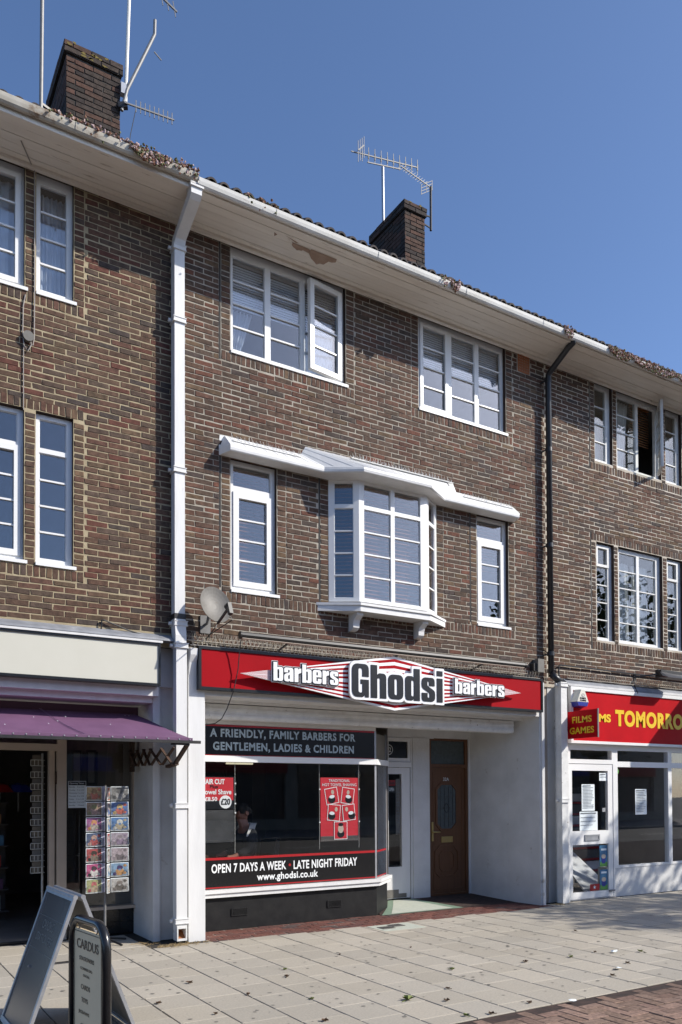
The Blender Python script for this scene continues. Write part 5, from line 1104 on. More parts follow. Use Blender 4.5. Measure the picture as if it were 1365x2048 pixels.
# gully cover in a concrete patch
t = thing('gully_cover', 'small grated gully cover in a pale concrete patch near the shop entrance', 'drain cover', (5.6, -.5, 0))
MB().box(5.36, 5.95, -.72, -.32, -.01, .003).build('concrete_patch', 'terrazzo', t)
for k, (x0_, y0_) in enumerate(((5.42, -.60), (5.62, -.52))):
    gm = MB()
    for a, c, p_, q_ in grid_rects(x0_, x0_ + .17, y0_, y0_ + .15, [(x0_ + .012 + i * .026, x0_ + .026 + i * .026, y0_ + .015, y0_ + .135) for i in range(6)]): gm.box(a, c, p_, q_, .003, .009)
    gm.box(x0_, x0_ + .17, y0_, y0_ + .15, .0032, .004, m=1); gm.build('grate', ['dish_grey', 'hole'], t)
gs = MB(); rg_ = random.Random(11)
for _ in range(420):
    x, y = rg_.uniform(.5, 9.5), rg_.uniform(-4.0, -.4); r_ = rg_.uniform(.006, .02); gs.face([(x + r_ * math.cos(a) * rg_.uniform(.8, 1.2), y + r_ * math.sin(a) * rg_.uniform(.8, 1.2), .0026) for a in [2 * math.pi * q / 7 for q in range(7)]])
tag(gs.build('chewing_gum_spots', 'gum', loc=(5, -2, 0)), 'flattened grey chewing gum spots trodden over the paving slabs', 'gum', kind='stuff')
# dry straw and dirt by the pipes
def straw(cx, cy, r_, n, lab):
    b = MB()
    for _ in range(n):
        a = random.uniform(0, 6.28); x, y = cx + random.gauss(0, r_), cy + random.gauss(0, .05); l = random.uniform(.02, .06)
        b.obox((x, y, .008), (x + l * math.cos(a), y + l * math.sin(a) * .6, .008 + random.uniform(0, .015)), .003, .002)
    tag(b.build('straw_litter', 'straw'), lab, 'litter', kind='stuff')
straw(3.05, -.27, .16, 160, 'dry straw litter around the foot of the white downpipe'); straw(8.72, -.2, .07, 60, 'dry straw litter around the foot of the far pilaster'); straw(2.75, .0, .06, 40, 'dry straw litter on the pavement by the card shop reveal')
# fallen leaves
def leaf(x, y, s, mat, lab, rz):
    b = MB(); n = 10; P = []
    for j in range(n): a = 2 * math.pi * j / n; rr = s * (1 if j % 2 == 0 else .5) * random.uniform(.8, 1.15); P.append((x + rr * math.cos(a + rz), y + rr * math.sin(a + rz), .012 + .35 * s * abs(math.sin(a * 1.5 + rz))))
    for j in range(n): b.face([(x, y, .006), P[j], P[(j + 1) % n]]); b.face([(x, y, .003), P[(j + 1) % n][:2] + (P[(j + 1) % n][2] - .003,), P[j][:2] + (P[j][2] - .003,)])
    b.obox((x, y, .008), (x - s * 1.5 * math.cos(rz), y - s * 1.5 * math.sin(rz), .006), .004, .004)
    tag(b.build('fallen_leaf', mat), lab, 'leaf', 'leaves scattered on the paving')
leaf(3.722, -3.408, .06, 'leaf_green', 'large yellow-green leaf on the paving in front of the barber plinth', .4)
for k, (x, y, s, m_) in enumerate(((5.481, -2.87, .045, 'leaf_brown'), (4.434, -3.987, .035, 'leaf_brown'), (4.691, -2.753, .04, 'leaf_green'), (4.195, -1.614, .02, 'leaf_brown'), (2.745, -2.598, .03, 'leaf_brown'), (2.495, -1.971, .045, 'leaf_brown'), (2.05, -2.486, .035, 'leaf_brown'), (2.877, -3.577, .045, 'leaf_brown'), (6.402, -2.887, .025, 'leaf_brown'), (6.013, -2.933, .04, 'leaf_green'), (6.802, -3.114, .045, 'leaf_green'), (6.241, -3.413, .035, 'leaf_brown'), (5.705, -3.691, .035, 'leaf_brown'), (3.798, -4.0, .035, 'leaf_green'), (3.984, -4.06, .04, 'leaf_brown'), (3.416, -1.934, .03, 'leaf_green'), (3.3, -2.2, .04, 'leaf_brown'), (4.2, -3.3, .03, 'leaf_brown'), (3.95, -3.6, .04, 'leaf_brown'), (7.2, -1.9, .03, 'leaf_brown'), (5.0, -1.7, .02, 'leaf_brown'), (2.3, -3.0, .03, 'leaf_brown'), (3.1, -3.0, .03, 'leaf_green'))):
    leaf(x, y, s * .72, m_, 'small crumpled %s leaf on the %s slabs' % ('brown' if m_ == 'leaf_brown' else 'green', 'near' if y < -2.9 and x < 3.5 else 'outer herringbone-side' if y < -2.9 else 'shopfront-side' if x > 3.6 else 'downpipe-side'), random.uniform(0, 6))
for k, (x, y, lab) in enumerate(((4.72, -4.14, 'crumpled white paper scrap on the edge of the red pavers'), (6.55, -3.0, 'white paper scrap on the slabs, farthest from the herringbone'), (5.95, -3.55, 'white paper scrap on the slabs just short of the pavers'))):
    b = MB(); P = [(x + .04 * math.cos(a) * random.uniform(.6, 1.2), y + .03 * math.sin(a), .01 + random.uniform(0, .02)) for a in [2 * math.pi * j / 7 for j in range(7)]]
    for j in range(7): b.face([(x, y, .028), P[j], P[(j + 1) % 7]])
    b.face(P[::-1]); tag(b.build('paper_scrap', 'paper'), lab, 'litter')

# ------------------------------------------------------------------ pavement signs
def quadbox(b, O, U, V, N, u0, u1, v0, v1, n0, n1, m=0):
    O, U, V, N = map(Vector, (O, U, V, N)); b.prism([O + U * u + V * v + N * n0 for u, v in ((u0, v0), (u1, v0), (u1, v1), (u0, v1))], N * (n1 - n0), m)
t = thing('a_board', 'silver snap-frame pavement A-board with a dark faded poster', 'sign', (1.29, -2.73, 0))
Yf, Yn = -2.37, -3.10
Ud = Vector((.02, Yn - Yf, 0)).normalized(); wA = abs(Yn - Yf)
for side, foot, top, far in ((0, (.955, Yf, .02), (1.268, Yf, .925), 'faded'), (1, (1.655, Yf, .02), (1.312, Yf, .925), 'plain')):
    O = Vector(foot); V = (Vector(top) - O); hA = V.length; V.normalize(); U = Ud; N = U.cross(V); N = N if (N.x < 0) == (side == 0) else -N
    fr = MB()
    for a, c, p_, q_ in grid_rects(0, wA, 0, hA, [(.03, wA - .03, .03, hA - .03)]): quadbox(fr, O, U, V, N, a, c, p_, q_, -.008, .014)
    fr.tube([O + U * .0 + N * .003, O + U * wA + N * .003], .014, 8); fr.tube([O + V * hA + N * .003, O + V * hA + U * wA + N * .003], .016, 8)
    f_ = fr.build('panel_frame', 'silver', t)
    pn = MB(); quadbox(pn, O, U, V, N, .03, wA - .03, .03, hA - .03, -.004, .006); pn.build('poster_panel', 'grey_panel' if side == 0 else 'dish_grey', t)
    if side == 0:
        for v_ in (hA - .19, hA - .42):
            ln = MB(); quadbox(ln, O, U, V, N, .04, wA - .04, v_, v_ + .003, .0065, .0075); ln.build('poster_rule', 'dish_grey', t)
        text('faded_lettering', 'CARDUS', O + U * .2 + V * (hA - .27) + N * .0065, .3, .06, 'dish_grey', t, .0006, 0, U=U, V=V)
        text('faded_lettering', 'STATIONERS', O + U * .14 + V * (hA - .36) + N * .0065, .42, .055, 'dish_grey', t, .0006, 0, U=U, V=V)
    for u_ in (.02, wA - .02): ft = MB(); ft.tube([O + U * u_ + N * .003 - V * .0, O + U * u_ + N * .003 - V * .018], .02, 8); ft.build('foot', 'black_plastic', t)
br = MB(); br.obox((1.08, -2.62, .42), (1.52, -2.62, .42), .02, .012); br.build('brace', 'silver', t)
# swinging sign
a_ = R(6.7); D_ = Vector((-math.sin(a_), math.cos(a_), 0)); N_ = Vector((-math.cos(a_), -math.sin(a_), 0)); P0 = Vector((1.091, -4.252, 0))
t = thing('swing_sign', 'beige stationers pavement sign swinging in a black tubular frame', 'sign', P0)
sp = lambda s, z, n=0: P0 + D_ * s + N_ * n + Vector((0, 0, z))
path = [sp(.262, .02), sp(.262, .80)] + [sp(.262 - .11 * (1 - math.cos(q)), .80 + .135 * math.sin(q)) for q in [math.pi / 2 * k / 6 for k in range(1, 7)]] + [sp(-.20 + .11 * (1 - math.cos(q)), .80 + .135 * math.sin(q)) for q in [math.pi / 2 * k / 6 for k in range(6, 0, -1)]] + [sp(-.20, .80), sp(-.20, .02)]
MB().tube(path, .024, 12).build('frame', 'black_gloss', t, smooth=True)
bsx = MB(); bsx.prism([sp(.34, .0, -.25), sp(-.28, .0, -.25), sp(-.28, .0, .25), sp(.34, .0, .25)], (0, 0, .05)); bsx.build('base', 'black_plastic', t)
pn = MB(); pn.prism([sp(.232, .12, .006), sp(-.165, .12, .006), sp(-.165, .885, .006), sp(.232, .885, .006)], -N_ * .012); pn.build('panel', 'sign_beige', t)
ru = MB()
for s0, s1, z0_, z1_ in ((.222, -.15, .868, .872), (.222, .219, .2, .872), (-.147, -.15, .2, .872)): ru.prism([sp(s0, z0_, .0075), sp(s1, z0_, .0075), sp(s1, z1_, .0075), sp(s0, z1_, .0075)], -N_ * .001)
ru.build('border_rule', 'sign_black', t)
for s_0 in (.16, -.085):
    hk = MB(); hk.tube([sp(s_0 + .012 * math.cos(q), .905 + .022 * math.sin(q), .004) for q in [2 * math.pi * k / 10 for k in range(9)]], .004, 6); hk.build('hook', 'black_metal', t)
for s, s0, s1, z0_, z1_ in (('CARDUS', .185, -.115, .782, .833), ('STATIONERS', .148, -.055, .722, .744), ('·COMMERCIAL·', .14, -.035, .674, .688), ('·SOCIAL·', .097, .0, .640, .653), ('CARDS', .125, -.0, .572, .598), ('TOYS', .118, .03, .505, .53), ('JIGSAWS', .16, .012, .437, .46), ('GIFTS', .13, .02, .37, .393)):
    text('lettering', s, sp(s0, z0_, .0075), abs(s1 - s0), z1_ - z0_, 'sign_black', t, .0006, .014, U=-D_, V=(0, 0, 1))

# ------------------------------------------------------------------ satellite dish
t = thing('satellite_dish', 'weathered grey satellite dish with a black feed arm beside the white downpipe', 'satellite dish', (3.44, 0, 3.25))
dc = Vector((3.44, -.27, 3.665)); dn = Vector((.12, -.94, .28)).normalized(); du = dn.cross(Vector((0, 0, 1))).normalized(); dv = du.cross(dn)
db = MB(); rings_ = []
for k in range(7):
    q = k / 6; rings_.append([dc + du * (.19 * q * math.cos(a)) + dv * (.215 * q * math.sin(a)) + dn * (.05 * q * q - .03) for a in [2 * math.pi * j / 28 for j in range(28)]])
for a, b_ in zip(rings_[1:], rings_[2:]):
    for j in range(28): db.face((a[j], a[(j + 1) % 28], b_[(j + 1) % 28], b_[j])); db.face([p_ - dn * .006 for p_ in (b_[j], b_[(j + 1) % 28], a[(j + 1) % 28], a[j])])
db.face(rings_[1]); db.face([p_ - dn * .006 for p_ in rings_[1]][::-1])
for j in range(28): db.face((rings_[-1][j], rings_[-1][(j + 1) % 28], rings_[-1][(j + 1) % 28] - dn * .006, rings_[-1][j] - dn * .006))
db.build('dish', 'dish_grey', t, smooth=True)
lp_ = dc + dn * .24 - dv * .13
ar = MB(); ar.obox(dc - dv * .215 + dn * .0, lp_ - dv * .03, .022, .022); ar.build('feed_arm', 'black_plastic', t)
ln = MB(); ln.tube([lp_ - dn * .03, lp_ + dn * .02], .03, 12); ln.obox(lp_ + dn * .02 + dv * .02, lp_ + dn * .03 - dv * .11, .045, .045); ln.build('receiver', 'black_plastic', t)
bk_ = MB(); bk_.tube([dc - dn * .03, dc - dn * .12, Vector((3.43, -.06, 3.50)), Vector((3.43, -.01, 3.50))], .016, 8); bk_.box(3.37, 3.49, -.016, -.002, 3.40, 3.60); bk_.build('wall_bracket', 'galv', t)
cb_ = MB(); cb_.tube([lp_ - dv * .10, lp_ - dv * .16 - du * .03, dc - dv * .28, Vector((3.45, -.08, 3.37)), Vector((3.46, -.03, 3.27)), Vector((3.45, -.02, 3.22))], .006, 6); cb_.tube([dc - dv * .2, dc - dv * .27 + du * .04, Vector((3.42, -.06, 3.33)), Vector((3.43, -.02, 3.23))], .006, 6); cb_.build('cable', 'cable_black', t)

# ------------------------------------------------------------------ cables on the left house
t = thing('phone_junction', 'round grey telephone junction box with looping cables on the yellow-mortar wall', 'junction box', (1.54, 0, 5.5))
MB().tube([(1.54, -.002, 6.193), (1.54, -.05, 6.193)], .052, 20).build('box', 'dish_grey', t)
cc = MB(); cc.tube([(1.515, -.01, 6.62), (1.495, -.012, 6.5), (1.49, -.012, 6.25), (1.50, -.02, 6.1), (1.54, -.02, 6.05), (1.57, -.02, 6.12), (1.565, -.02, 6.16)], .006, 6); cc.tube([(1.60, -.012, ZS), (1.602, -.012, 6.6), (1.60, -.015, 6.2), (1.585, -.02, 6.12), (1.555, -.02, 6.14)], .006, 6); cc.tube([(1.50, -.012, 6.1), (1.498, -.012, 5.9), (1.50, -.012, 5.45)], .005, 6); cc.tube([(1.60, -.012, ZS), (1.56, -.05, ZS - .008), (1.42, -.3, ZS - .008)], .006, 6); cc.build('cables', 'cable_grey', t)
c = MB(); c.tube([(2.27, -.02, 3.31), (2.275, -.03, 3.42), (2.29, -.03, 3.425), (2.55, -.04, 3.34), (2.85, -.05, 3.275), (3.02, -.05, 3.26)], .008, 6); tag(c.build('cable', 'cable_black'), 'black cable sagging across the lead flashing above the cream sign', 'cable')

# ------------------------------------------------------------------ aerials
def aerial(name, lab, base): return thing(name, lab, 'aerial', base)
t = aerial('tv_aerial', 'tall plain aerial mast behind the near side of the wide chimney', (2.06, 2.3, 9.8))
MB().tube([(2.05, 2.0, 9.9), (2.075, 2.0, 12.9)], .024, 8).build('mast', 'galv', t); MB().obox((2.055, 2.0, 10.3), (2.37, 2.1, 10.28), .03, .03).build('bracket', 'black_metal', t)
t = aerial('tv_aerial', 'tall pale aerial mast with a bent arm and lower toothed antenna on the wide chimney', (3.1, 2.0, 10.6))
MB().tube([(3.115, 1.98, 10.70), (3.20, 1.98, 13.2)], .024, 8).build('mast', 'wire_white', t)
MB().tube([(3.06, 1.95, 10.62), (3.13, 1.95, 10.93), (3.45, 1.95, 11.72), (3.505, 1.95, 11.86), (3.51, 1.95, 12.06)], .022, 8).build('bent_arm', 'galv', t); MB().obox((3.50, 1.95, 11.62), (3.60, 1.95, 11.55), .012, .012).build('stub', 'galv', t)
MB().box(3.05, 3.12, 1.94, 2.02, 10.86, 11.0).build('clamp', 'silver', t); MB().obox((3.02, 1.97, 10.68), (3.13, 1.93, 10.70), .06, .07).build('clamp', 'black_metal', t)
MB().obox((3.08, 1.9, 10.70), (3.76, 1.9, 10.76), .018, .018).build('boom', 'galv', t)
for k in range(9): x = 3.235 + k * .062; MB().obox((x, 1.9, 10.64 + .006 * k), (x, 1.9, 10.80 + .006 * k), .010, .010).build('element', 'galv', t)
MB().tube([(3.23, 1.9, 10.66), (3.16, 1.9, 10.3), (3.12, 1.9, 9.9)], .005, 5).build('cable', 'cable_black', t)
t = aerial('tv_aerial', 'top of a dark antenna cut by the frame above the wide chimney', (3.7, 2.0, 12.3))
MB().obox((3.57, 2.0, 12.50), (3.84, 2.0, 12.38), .02, .02).build('boom', 'galv', t)
for x, z in ((3.62, 12.47), (3.70, 12.44), (3.80, 12.40)): MB().obox((x - .02, 2.0, z + .1), (x + .02, 2.0, z - .1), .01, .01).build('element', 'galv', t)
MB().obox((3.57, 2.0, 12.5), (3.2, 1.98, 12.62), .02, .02).build('support', 'galv', t)
t = aerial('tv_aerial', 'silver mast and long many-element antenna rising behind the narrow chimney', (7.93, 2.95, 10.5))
MB().tube([(7.935, 2.95, 10.4), (7.92, 2.95, 12.50)], .026, 10).build('mast', 'silver', t); MB().obox((7.6, 2.95, 12.46), (8.3, 2.95, 12.62), .016, .016).build('support_bar', 'galv', t); MB().obox((7.27, 2.95, 12.515), (8.67, 2.95, 12.80), .016, .016).build('boom', 'galv', t)
for k in range(10):
    q = .16 + .84 * k / 9; x, z = 7.27 + 1.4 * q, 12.515 + .285 * q; MB().obox((x, 2.95, z - .13), (x, 2.95, z + .14), .009, .009).build('element', 'galv', t); MB().obox((x, 2.95, z - .06), (x, 2.95, z + .05), .018, .018).build('element_clip', 'black_metal', t)
for x, z in ((7.38, 12.56), (7.42, 12.60), (7.46, 12.64), (7.50, 12.68)): MB().obox((x, 2.9, z - .22), (x, 2.9, z + .15), .009, .009).build('reflector_rod', 'galv', t)
MB().obox((7.38, 2.9, 12.54), (7.50, 2.9, 12.68), .02, .02).build('reflector_bar', 'galv', t)
t = aerial('tv_aerial', 'slanting antenna with a square reflector on a short mast clamped to the narrow chimney', (8.2, 2.0, 10.9))
MB().tube([(8.222, 2.0, 10.92), (8.225, 2.0, 11.66)], .02, 8).build('mast', 'black_metal', t)
for z0_, z1_ in ((10.98, 10.93), (11.13, 11.12)): MB().obox((8.09, 2.02, z0_ + .02), (8.22, 2.0, z1_ + .03), .018, .018).build('bracket', 'black_metal', t)
MB().obox((8.21, 2.0, 11.65), (7.62, 2.0, 11.76), .014, .014).build('boom', 'galv', t)
for k in range(11):
    q = k / 10; x, z = 8.1 - .48 * q, 11.665 + .095 * q; MB().obox((x - .055, 2.0, z - .05), (x + .055, 2.0, z + .055), .006, .006).build('element', 'galv', t)
rf = MB()
for k in range(4): rf.obox((8.03, 2.0 + 0, 11.46 + .05 * k), (8.255, 2.0, 11.62 + .05 * k), .006, .008)
rf.obox((8.03, 2.0, 11.45), (8.03, 2.0, 11.62), .008, .008); rf.obox((8.255, 2.0, 11.61), (8.255, 2.0, 11.78), .008, .008); rf.obox((8.14, 2.0, 11.53), (8.14, 2.0, 11.70), .008, .008); rf.build('reflector_grid', 'black_metal', t)

# ------------------------------------------------------------------ stonecrop in the gutters
def clump(x0, x1, hang, n, lab, mats=('stone_red', 'stone_green', 'stone_pink'), zoff=0.0):
    b = MB()
    for _ in range(n):
        x = random.uniform(x0, x1); e = 1 - abs((x - (x0 + x1) / 2) / ((x1 - x0) / 2)) ** 3
        y = -.645 + random.gauss(0, .022); z = 8.02 + zoff + random.gauss(0, .018) * e + .02
        if random.random() < hang: y = -.685 + random.uniform(-.012, .01); z = 8.01 + zoff - random.uniform(0, .11) * e
        m_ = random.choices((0, 1, 2), (6, 3, 2.5))[0]; s = random.uniform(.009, .018) * (1.25 if m_ == 2 else 1)
        c_ = Vector((x, y, z)); ax = [Vector((random.gauss(0, 1), random.gauss(0, 1), random.gauss(0, 1))).normalized() * s for _ in range(2)]; az = ax[0].cross(ax[1]).normalized() * s
        T = [c_ + ax[0], c_ + ax[1], c_ - ax[0], c_ - ax[1]]
        for k in range(4): b.face((T[k], T[(k + 1) % 4], c_ + az), m_); b.face((T[(k + 1) % 4], T[k], c_ - az), m_)
    return tag(b.build('stonecrop_clump', list(mats)), lab, 'plant', 'stonecrop growing in the gutters')
clump(1.6, 2.42, .05, 220, 'thin trail of stonecrop along the gutter in front of the wide chimney', zoff=.035); clump(2.38, 2.80, .5, 520, 'bushy stonecrop hanging from the gutter near the white swan neck', zoff=.035); clump(2.78, 3.1, .1, 170, 'low stonecrop at the end of the dirty gutter', zoff=.035)
clump(3.62, 4.05, .02, 70, 'sparse dry stonecrop under the roof tiles past the swan neck'); clump(6.44, 6.58, .7, 130, 'small hanging tuft of stonecrop midway along the white gutter'); clump(6.30, 6.40, .4, 50, 'tiny tuft of stonecrop just before the hanging one'); clump(8.45, 8.62, .45, 130, 'tuft of stonecrop at the gutter joint by the black downpipe')
clump(9.35, 9.85, .55, 520, 'thick grey-pink stonecrop mat starting over the narrow steel window'); clump(9.8, 10.9, .5, 900, 'long russet stonecrop mat along the gutter above the broad steel window'); clump(10.85, 11.9, .45, 700, 'russet stonecrop running out of the picture along the gutter')

# ------------------------------------------------------------------ person seated inside the barber shop
def skin_obj(name, V, E_, rad, mat, parent, sub=2):
    me = bpy.data.meshes.new(name); off = WL[parent] if parent else Vector((0, 0, 0)); me.from_pydata([tuple(Vector(v) - off) for v in V], E_, []); me.materials.append(MATS[mat])
    o = bpy.data.objects.new(name, me); COL.objects.link(o)
    if parent: o.parent = parent
    o.modifiers.new('skin', 'SKIN'); s = o.modifiers.new('sub', 'SUBSURF'); s.levels = s.render_levels = sub
    for k, d in enumerate(me.skin_vertices[0].data if me.skin_vertices else []): d.radius = rad[k] if isinstance(rad[k], tuple) else (rad[k], rad[k]); d.use_root = (k == 0)
    return o
t = thing('person', 'seated person in a black and white gown, head bowed, inside the barber window', 'person', (4.55, 1.3, .03))
H = Vector((4.55, 1.3, .65))
def hp(x, y, z): return H + Vector((x, y, z))
V = [hp(0, 0, 0), hp(.0, 0, .2), hp(-.02, 0, .42), hp(-.05, 0, .53), hp(-.075, 0, .60), hp(-.085, 0, .70), hp(-.075, 0, .79), hp(-.165, 0, .675), hp(-.14, 0, .625),
     hp(-.02, -.17, .44), hp(-.10, -.22, .22), hp(-.30, -.19, .14), hp(-.38, -.17, .14), hp(-.02, .17, .44), hp(-.10, .22, .22), hp(-.30, .19, .14), hp(-.38, .17, .14),
     hp(-.05, -.10, -.02), hp(-.42, -.12, .02), hp(-.44, -.12, -.40), hp(-.56, -.12, -.50), hp(-.05, .10, -.02), hp(-.42, .12, .02), hp(-.44, .12, -.40), hp(-.56, .12, -.50)]
Ed = [(0, 1), (1, 2), (2, 3), (3, 4), (4, 5), (5, 6), (5, 7), (4, 8), (2, 9), (9, 10), (10, 11), (11, 12), (2, 13), (13, 14), (14, 15), (15, 16), (0, 17), (17, 18), (18, 19), (19, 20), (0, 21), (21, 22), (22, 23), (23, 24)]
rd = [.13, .13, .12, .055, .062, .092, .07, .018, .022, .07, .05, .035, .03, .07, .05, .035, .03, .085, .065, .045, .04, .085, .065, .045, .04]
SKIN_TODO = [('body', V, Ed, rd, 'skin', t)]
def add_skin(args):
    name, V_, E_, rad, mat, parent = args
    me = bpy.data.meshes.new(name); off = WL[parent]; me.from_pydata([tuple(Vector(v) - off) for v in V_], E_, []); me.materials.append(MATS[mat])
    o = bpy.data.objects.new(name, me); COL.objects.link(o); o.parent = parent; WL[o] = WL[parent]
    o.modifiers.new('skin', 'SKIN')
    if not me.skin_vertices:
        bpy.context.view_layer.objects.active = o
    sv = me.skin_vertices[0].data if me.skin_vertices else None
    if sv is None:
        import bmesh
        bm = bmesh.new(); bm.from_mesh(me); bm.verts.layers.skin.verify(); bm.to_mesh(me); bm.free(); sv = me.skin_vertices[0].data
    for k in range(len(V_)): sv[k].radius = (rad[k], rad[k]); sv[k].use_root = (k == 0)
    s = o.modifiers.new('sub', 'SUBSURF'); s.levels = s.render_levels = 2; return o
body = add_skin(SKIN_TODO[0])
gv = [hp(.0, 0, -.02), hp(.01, 0, .2), hp(-.01, 0, .40), hp(-.01, -.16, .43), hp(-.08, -.22, .22), hp(-.24, -.19, .15), hp(-.01, .16, .43), hp(-.08, .22, .22), hp(-.24, .19, .15), hp(-.2, -.11, .03), hp(-.44, -.12, .03), hp(-.45, -.12, -.34), hp(-.2, .11, .03), hp(-.44, .12, .03), hp(-.45, .12, -.34)]
add_skin(('gown', gv, [(0, 1), (1, 2), (2, 3), (3, 4), (4, 5), (2, 6), (6, 7), (7, 8), (0, 9), (9, 10), (10, 11), (0, 12), (12, 13), (13, 14)], [.17, .165, .145, .10, .08, .07, .10, .08, .07, .12, .09, .07, .12, .09, .07], 'cloth_black', t))
hr = MB(); n = 16                                    # hair cap
for i in range(7):
    for j in range(n):
        P = []
        for ii, jj in ((i, j), (i, j + 1), (i + 1, j + 1), (i + 1, j)):
            th = math.pi * .56 * ii / 7; ph = 2 * math.pi * jj / n; P.append(hp(-.072 + .112 * math.sin(th) * math.cos(ph) + .018 * math.sin(th), .10 * math.sin(th) * math.sin(ph), .72 + .118 * math.cos(th) + .03 * math.cos(ph) * -math.sin(th) * 0))
        hr.face(P)
hr.build('hair', 'hair_dark', t, smooth=True)
for sy in (-1, 1):
    e_ = MB(); e_.tube([hp(-.06, sy * .088, .70), hp(-.055, sy * .108, .705)], .028, 10); e_.build('ear', 'skin', t)
    pnl = MB()
    for k in range(6):
        q0, q1 = k / 6, (k + 1) / 6; f_ = lambda q, d: hp(.03 - .12 * q + d, sy * (.09 + .12 * math.sin(q * 1.6)), .555 - .16 * q * q + .008 if 1 else 0)
        pnl.prism([f_(q0, -.03), f_(q1, -.03), f_(q1, .06), f_(q0, .06)], (0, sy * .004, .012))
    pnl.build('white_shoulder_panel', 'cloth_white', t)
t = thing('barber_chair', 'black barber chair under the seated person', 'chair', (4.6, 1.3, .03))
MB().box(4.28, 4.80, 1.06, 1.54, .44, .52).build('seat', 'cloth_black', t); bk2 = MB(); bk2.prism([(4.78, 1.08, .5), (4.86, 1.08, .5), (4.92, 1.08, 1.02), (4.86, 1.08, 1.02)], (0, .44, 0)); bk2.build('backrest', 'cloth_black', t); MB().tube([(4.55, 1.3, .03), (4.55, 1.3, .44)], .05, 12).build('column', 'silver', t); MB().tube([(4.55, 1.3, .03), (4.55, 1.3, .06)], .24, 20).build('base', 'silver', t)
for y in (1.03, 1.55): MB().box(4.34, 4.82, y - .03, y + .03, .68, .72).build('armrest', 'cloth_black', t)
MB().box(3.98, 4.2, 1.1, 1.5, .14, .17).build('footrest', 'silver', t)

# ------------------------------------------------------------------ beyond the picture: tree, added sign-shading slab, far side of the street
t = thing('street_tree', 'leafy street tree past the right edge, seen by its shadow and in a window reflection', 'tree', (17.0, -6.4, 0))
TX, TY = 17.0, -6.4
MB().tube([(TX, TY, -.02), (TX + .03, TY, 1.2), (TX - .02, TY + .05, 2.4), (TX, TY, 3.6), (TX + .05, TY, 5.6)], [.19, .15, .13, .11, .05], 10).build('trunk', 'bark', t)
cw_ = MB(); rn = random.Random(3)
for k in range(9):
    a = k * 2.4; z = 2.5 + k * .3; l = 1.9 - .1 * k; MB().tube([(TX, TY, z), (TX + l * .5 * math.cos(a), TY + l * .5 * math.sin(a), z + .5), (TX + l * math.cos(a), TY + l * math.sin(a), z + .75)], [.06, .04, .015], 6).build('limb', 'bark', t)
cl = []
for _ in range(120):
    while True:
        p = Vector((rn.uniform(-1, 1), rn.uniform(-1, 1), rn.uniform(-1, 1)))
        if .35 < p.length < 1: break
    cl.append(Vector((TX + p.x * 2.75, TY + p.y * 2.75, 5.0 + p.z * 2.3)))
for c_ in cl:
    for _ in range(85):
        p = c_ + Vector((rn.gauss(0, .26), rn.gauss(0, .26), rn.gauss(0, .2))); s = rn.uniform(.05, .10); a = Vector((rn.gauss(0, 1), rn.gauss(0, 1), rn.gauss(0, .6))).normalized(); b_ = a.cross(Vector((rn.gauss(0, 1), rn.gauss(0, 1), rn.gauss(0, 1)))).normalized()
        cw_.face((p + a * s, p + b_ * s * .7, p - a * s, p - b_ * s * .7))
cw_.build('crown', 'leaf_tree', t)
t = thing('shadow_caster', 'unseen flat dark slab past the right edge, added to shade the end of the red sign', 'awning', (13.2, -.6, 3.3))  # unseen slab added to throw the diagonal shadow on the red sign
MB().box(12.15, 14.6, -1.35, -.14, 3.42, 3.56).build('canopy', 'grey_panel', t); MB().box(12.15, 14.6, -.139, .0, 3.38, 3.60).build('wall_plate', 'black_metal', t)
t = thing('far_terrace', 'brick shop terrace on the far side of the street, seen only in reflections', 'building', (8, -27, 0))
hol = [(x, x + 1.5, z, z + 1.3) for x in range(-26, 44, 3) for z in (4.2,)] + [(x, x + 4.4, .5, 2.6) for x in range(-27, 43, 5)]
fw2 = MB()
for a, c, p_, q_ in grid_rects(-28, 44, -.004, 6.6, hol): fw2.box(a, c, -24.3, -24, p_, q_)
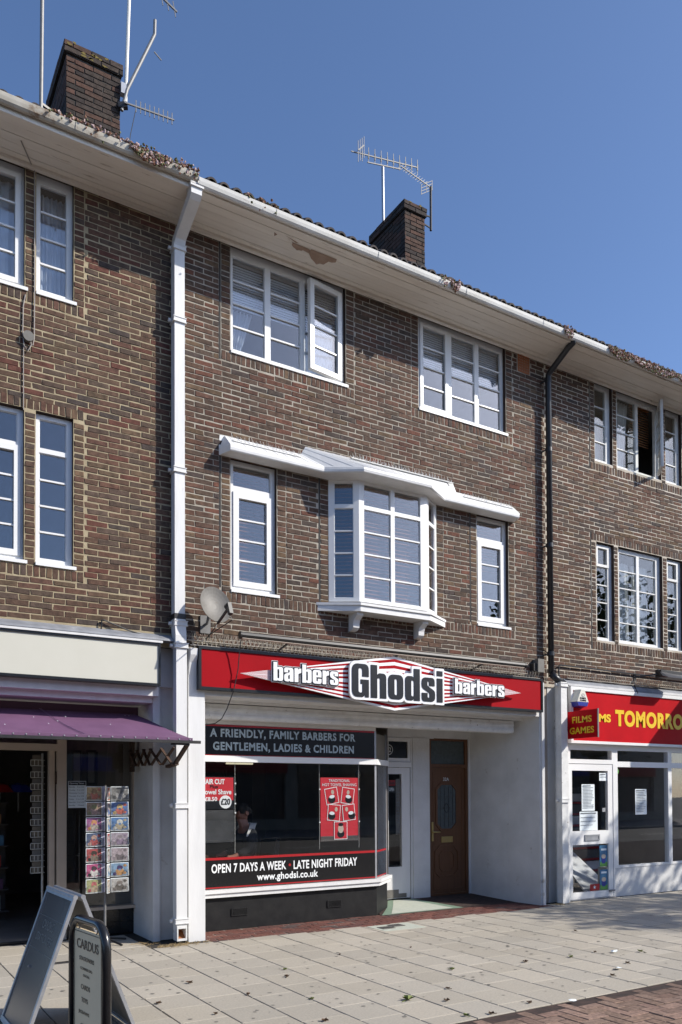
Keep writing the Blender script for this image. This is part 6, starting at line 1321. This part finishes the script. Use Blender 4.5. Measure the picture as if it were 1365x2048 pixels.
fw2.build('wall', 'opp_brick', t); MB().prism([(-28, -23.6, 6.6), (44, -23.6, 6.6), (44, -29, 9.2), (-28, -29, 9.2)], (0, 0, .1)).build('roof', 'tile', t); MB().box(-28, 44, -29.5, -24.9, 0, 6.59).build('body', 'room_dark', t)
for a, c, p_, q_ in hol: MB().box(a, c, -24.22, -24.2, p_, q_).build('window', 'grey_panel', t)
for x in range(-27, 43, 5): MB().box(x, x + 4.4, -23.99, -23.85, 2.62, 3.2).build('shop_sign', ('sign_cream', 'blue_plastic', 'vinyl_red', 'bronze_panel', 'grey_panel')[(x // 5) % 5], t)

# ------------------------------------------------------------------ lettering becomes mesh
tmp = []
for (nm, s, O, w_, h_, mat, parent, depth, bold, U, V, space, lab, lines, shear) in TEXTS:
    cu_ = bpy.data.curves.new('tmp_text', 'FONT'); cu_.body = s; cu_.offset = bold; cu_.space_character = space; cu_.resolution_u = 4
    o = bpy.data.objects.new('tmp_text', cu_); COL.objects.link(o); tmp.append(o)
bpy.context.view_layer.update(); dg = bpy.context.evaluated_depsgraph_get()
for o, (nm, s, O, w_, h_, mat, parent, depth, bold, U, V, space, lab, lines, shear) in zip(tmp, TEXTS):
    me = bpy.data.meshes.new_from_object(o.evaluated_get(dg)); vs_ = [v.co.copy() for v in me.vertices]; fs = [tuple(p.vertices) for p in me.polygons]; bpy.data.meshes.remove(me)
    if not vs_: continue
    x0_, x1_ = min(v.x for v in vs_), max(v.x for v in vs_); y0_, y1_ = min(v.y for v in vs_), max(v.y for v in vs_)
    U.normalize(); V.normalize(); N = U.cross(V)
    P = [O + U * ((v.x - x0_) / (x1_ - x0_) * w_) + V * ((v.y - y0_) / (y1_ - y0_) * h_) for v in vs_]
    b = MB(); n = len(P); b.v = [tuple(p + N * depth) for p in P] + [tuple(p) for p in P]; b.f = list(fs); cnt = {}
    for f in fs:
        for k in range(len(f)):
            e = (f[k], f[(k + 1) % len(f)]); cnt[e] = cnt.get(e, 0) + 1
    for (a, c) in list(cnt):
        if (c, a) not in cnt: b.f.append((c, a, a + n, c + n))
    b.m = [0] * len(b.f); b.c = [None] * len(b.f); b.build(nm, mat, parent)
for o in tmp: c_ = o.data; bpy.data.objects.remove(o); bpy.data.curves.remove(c_)
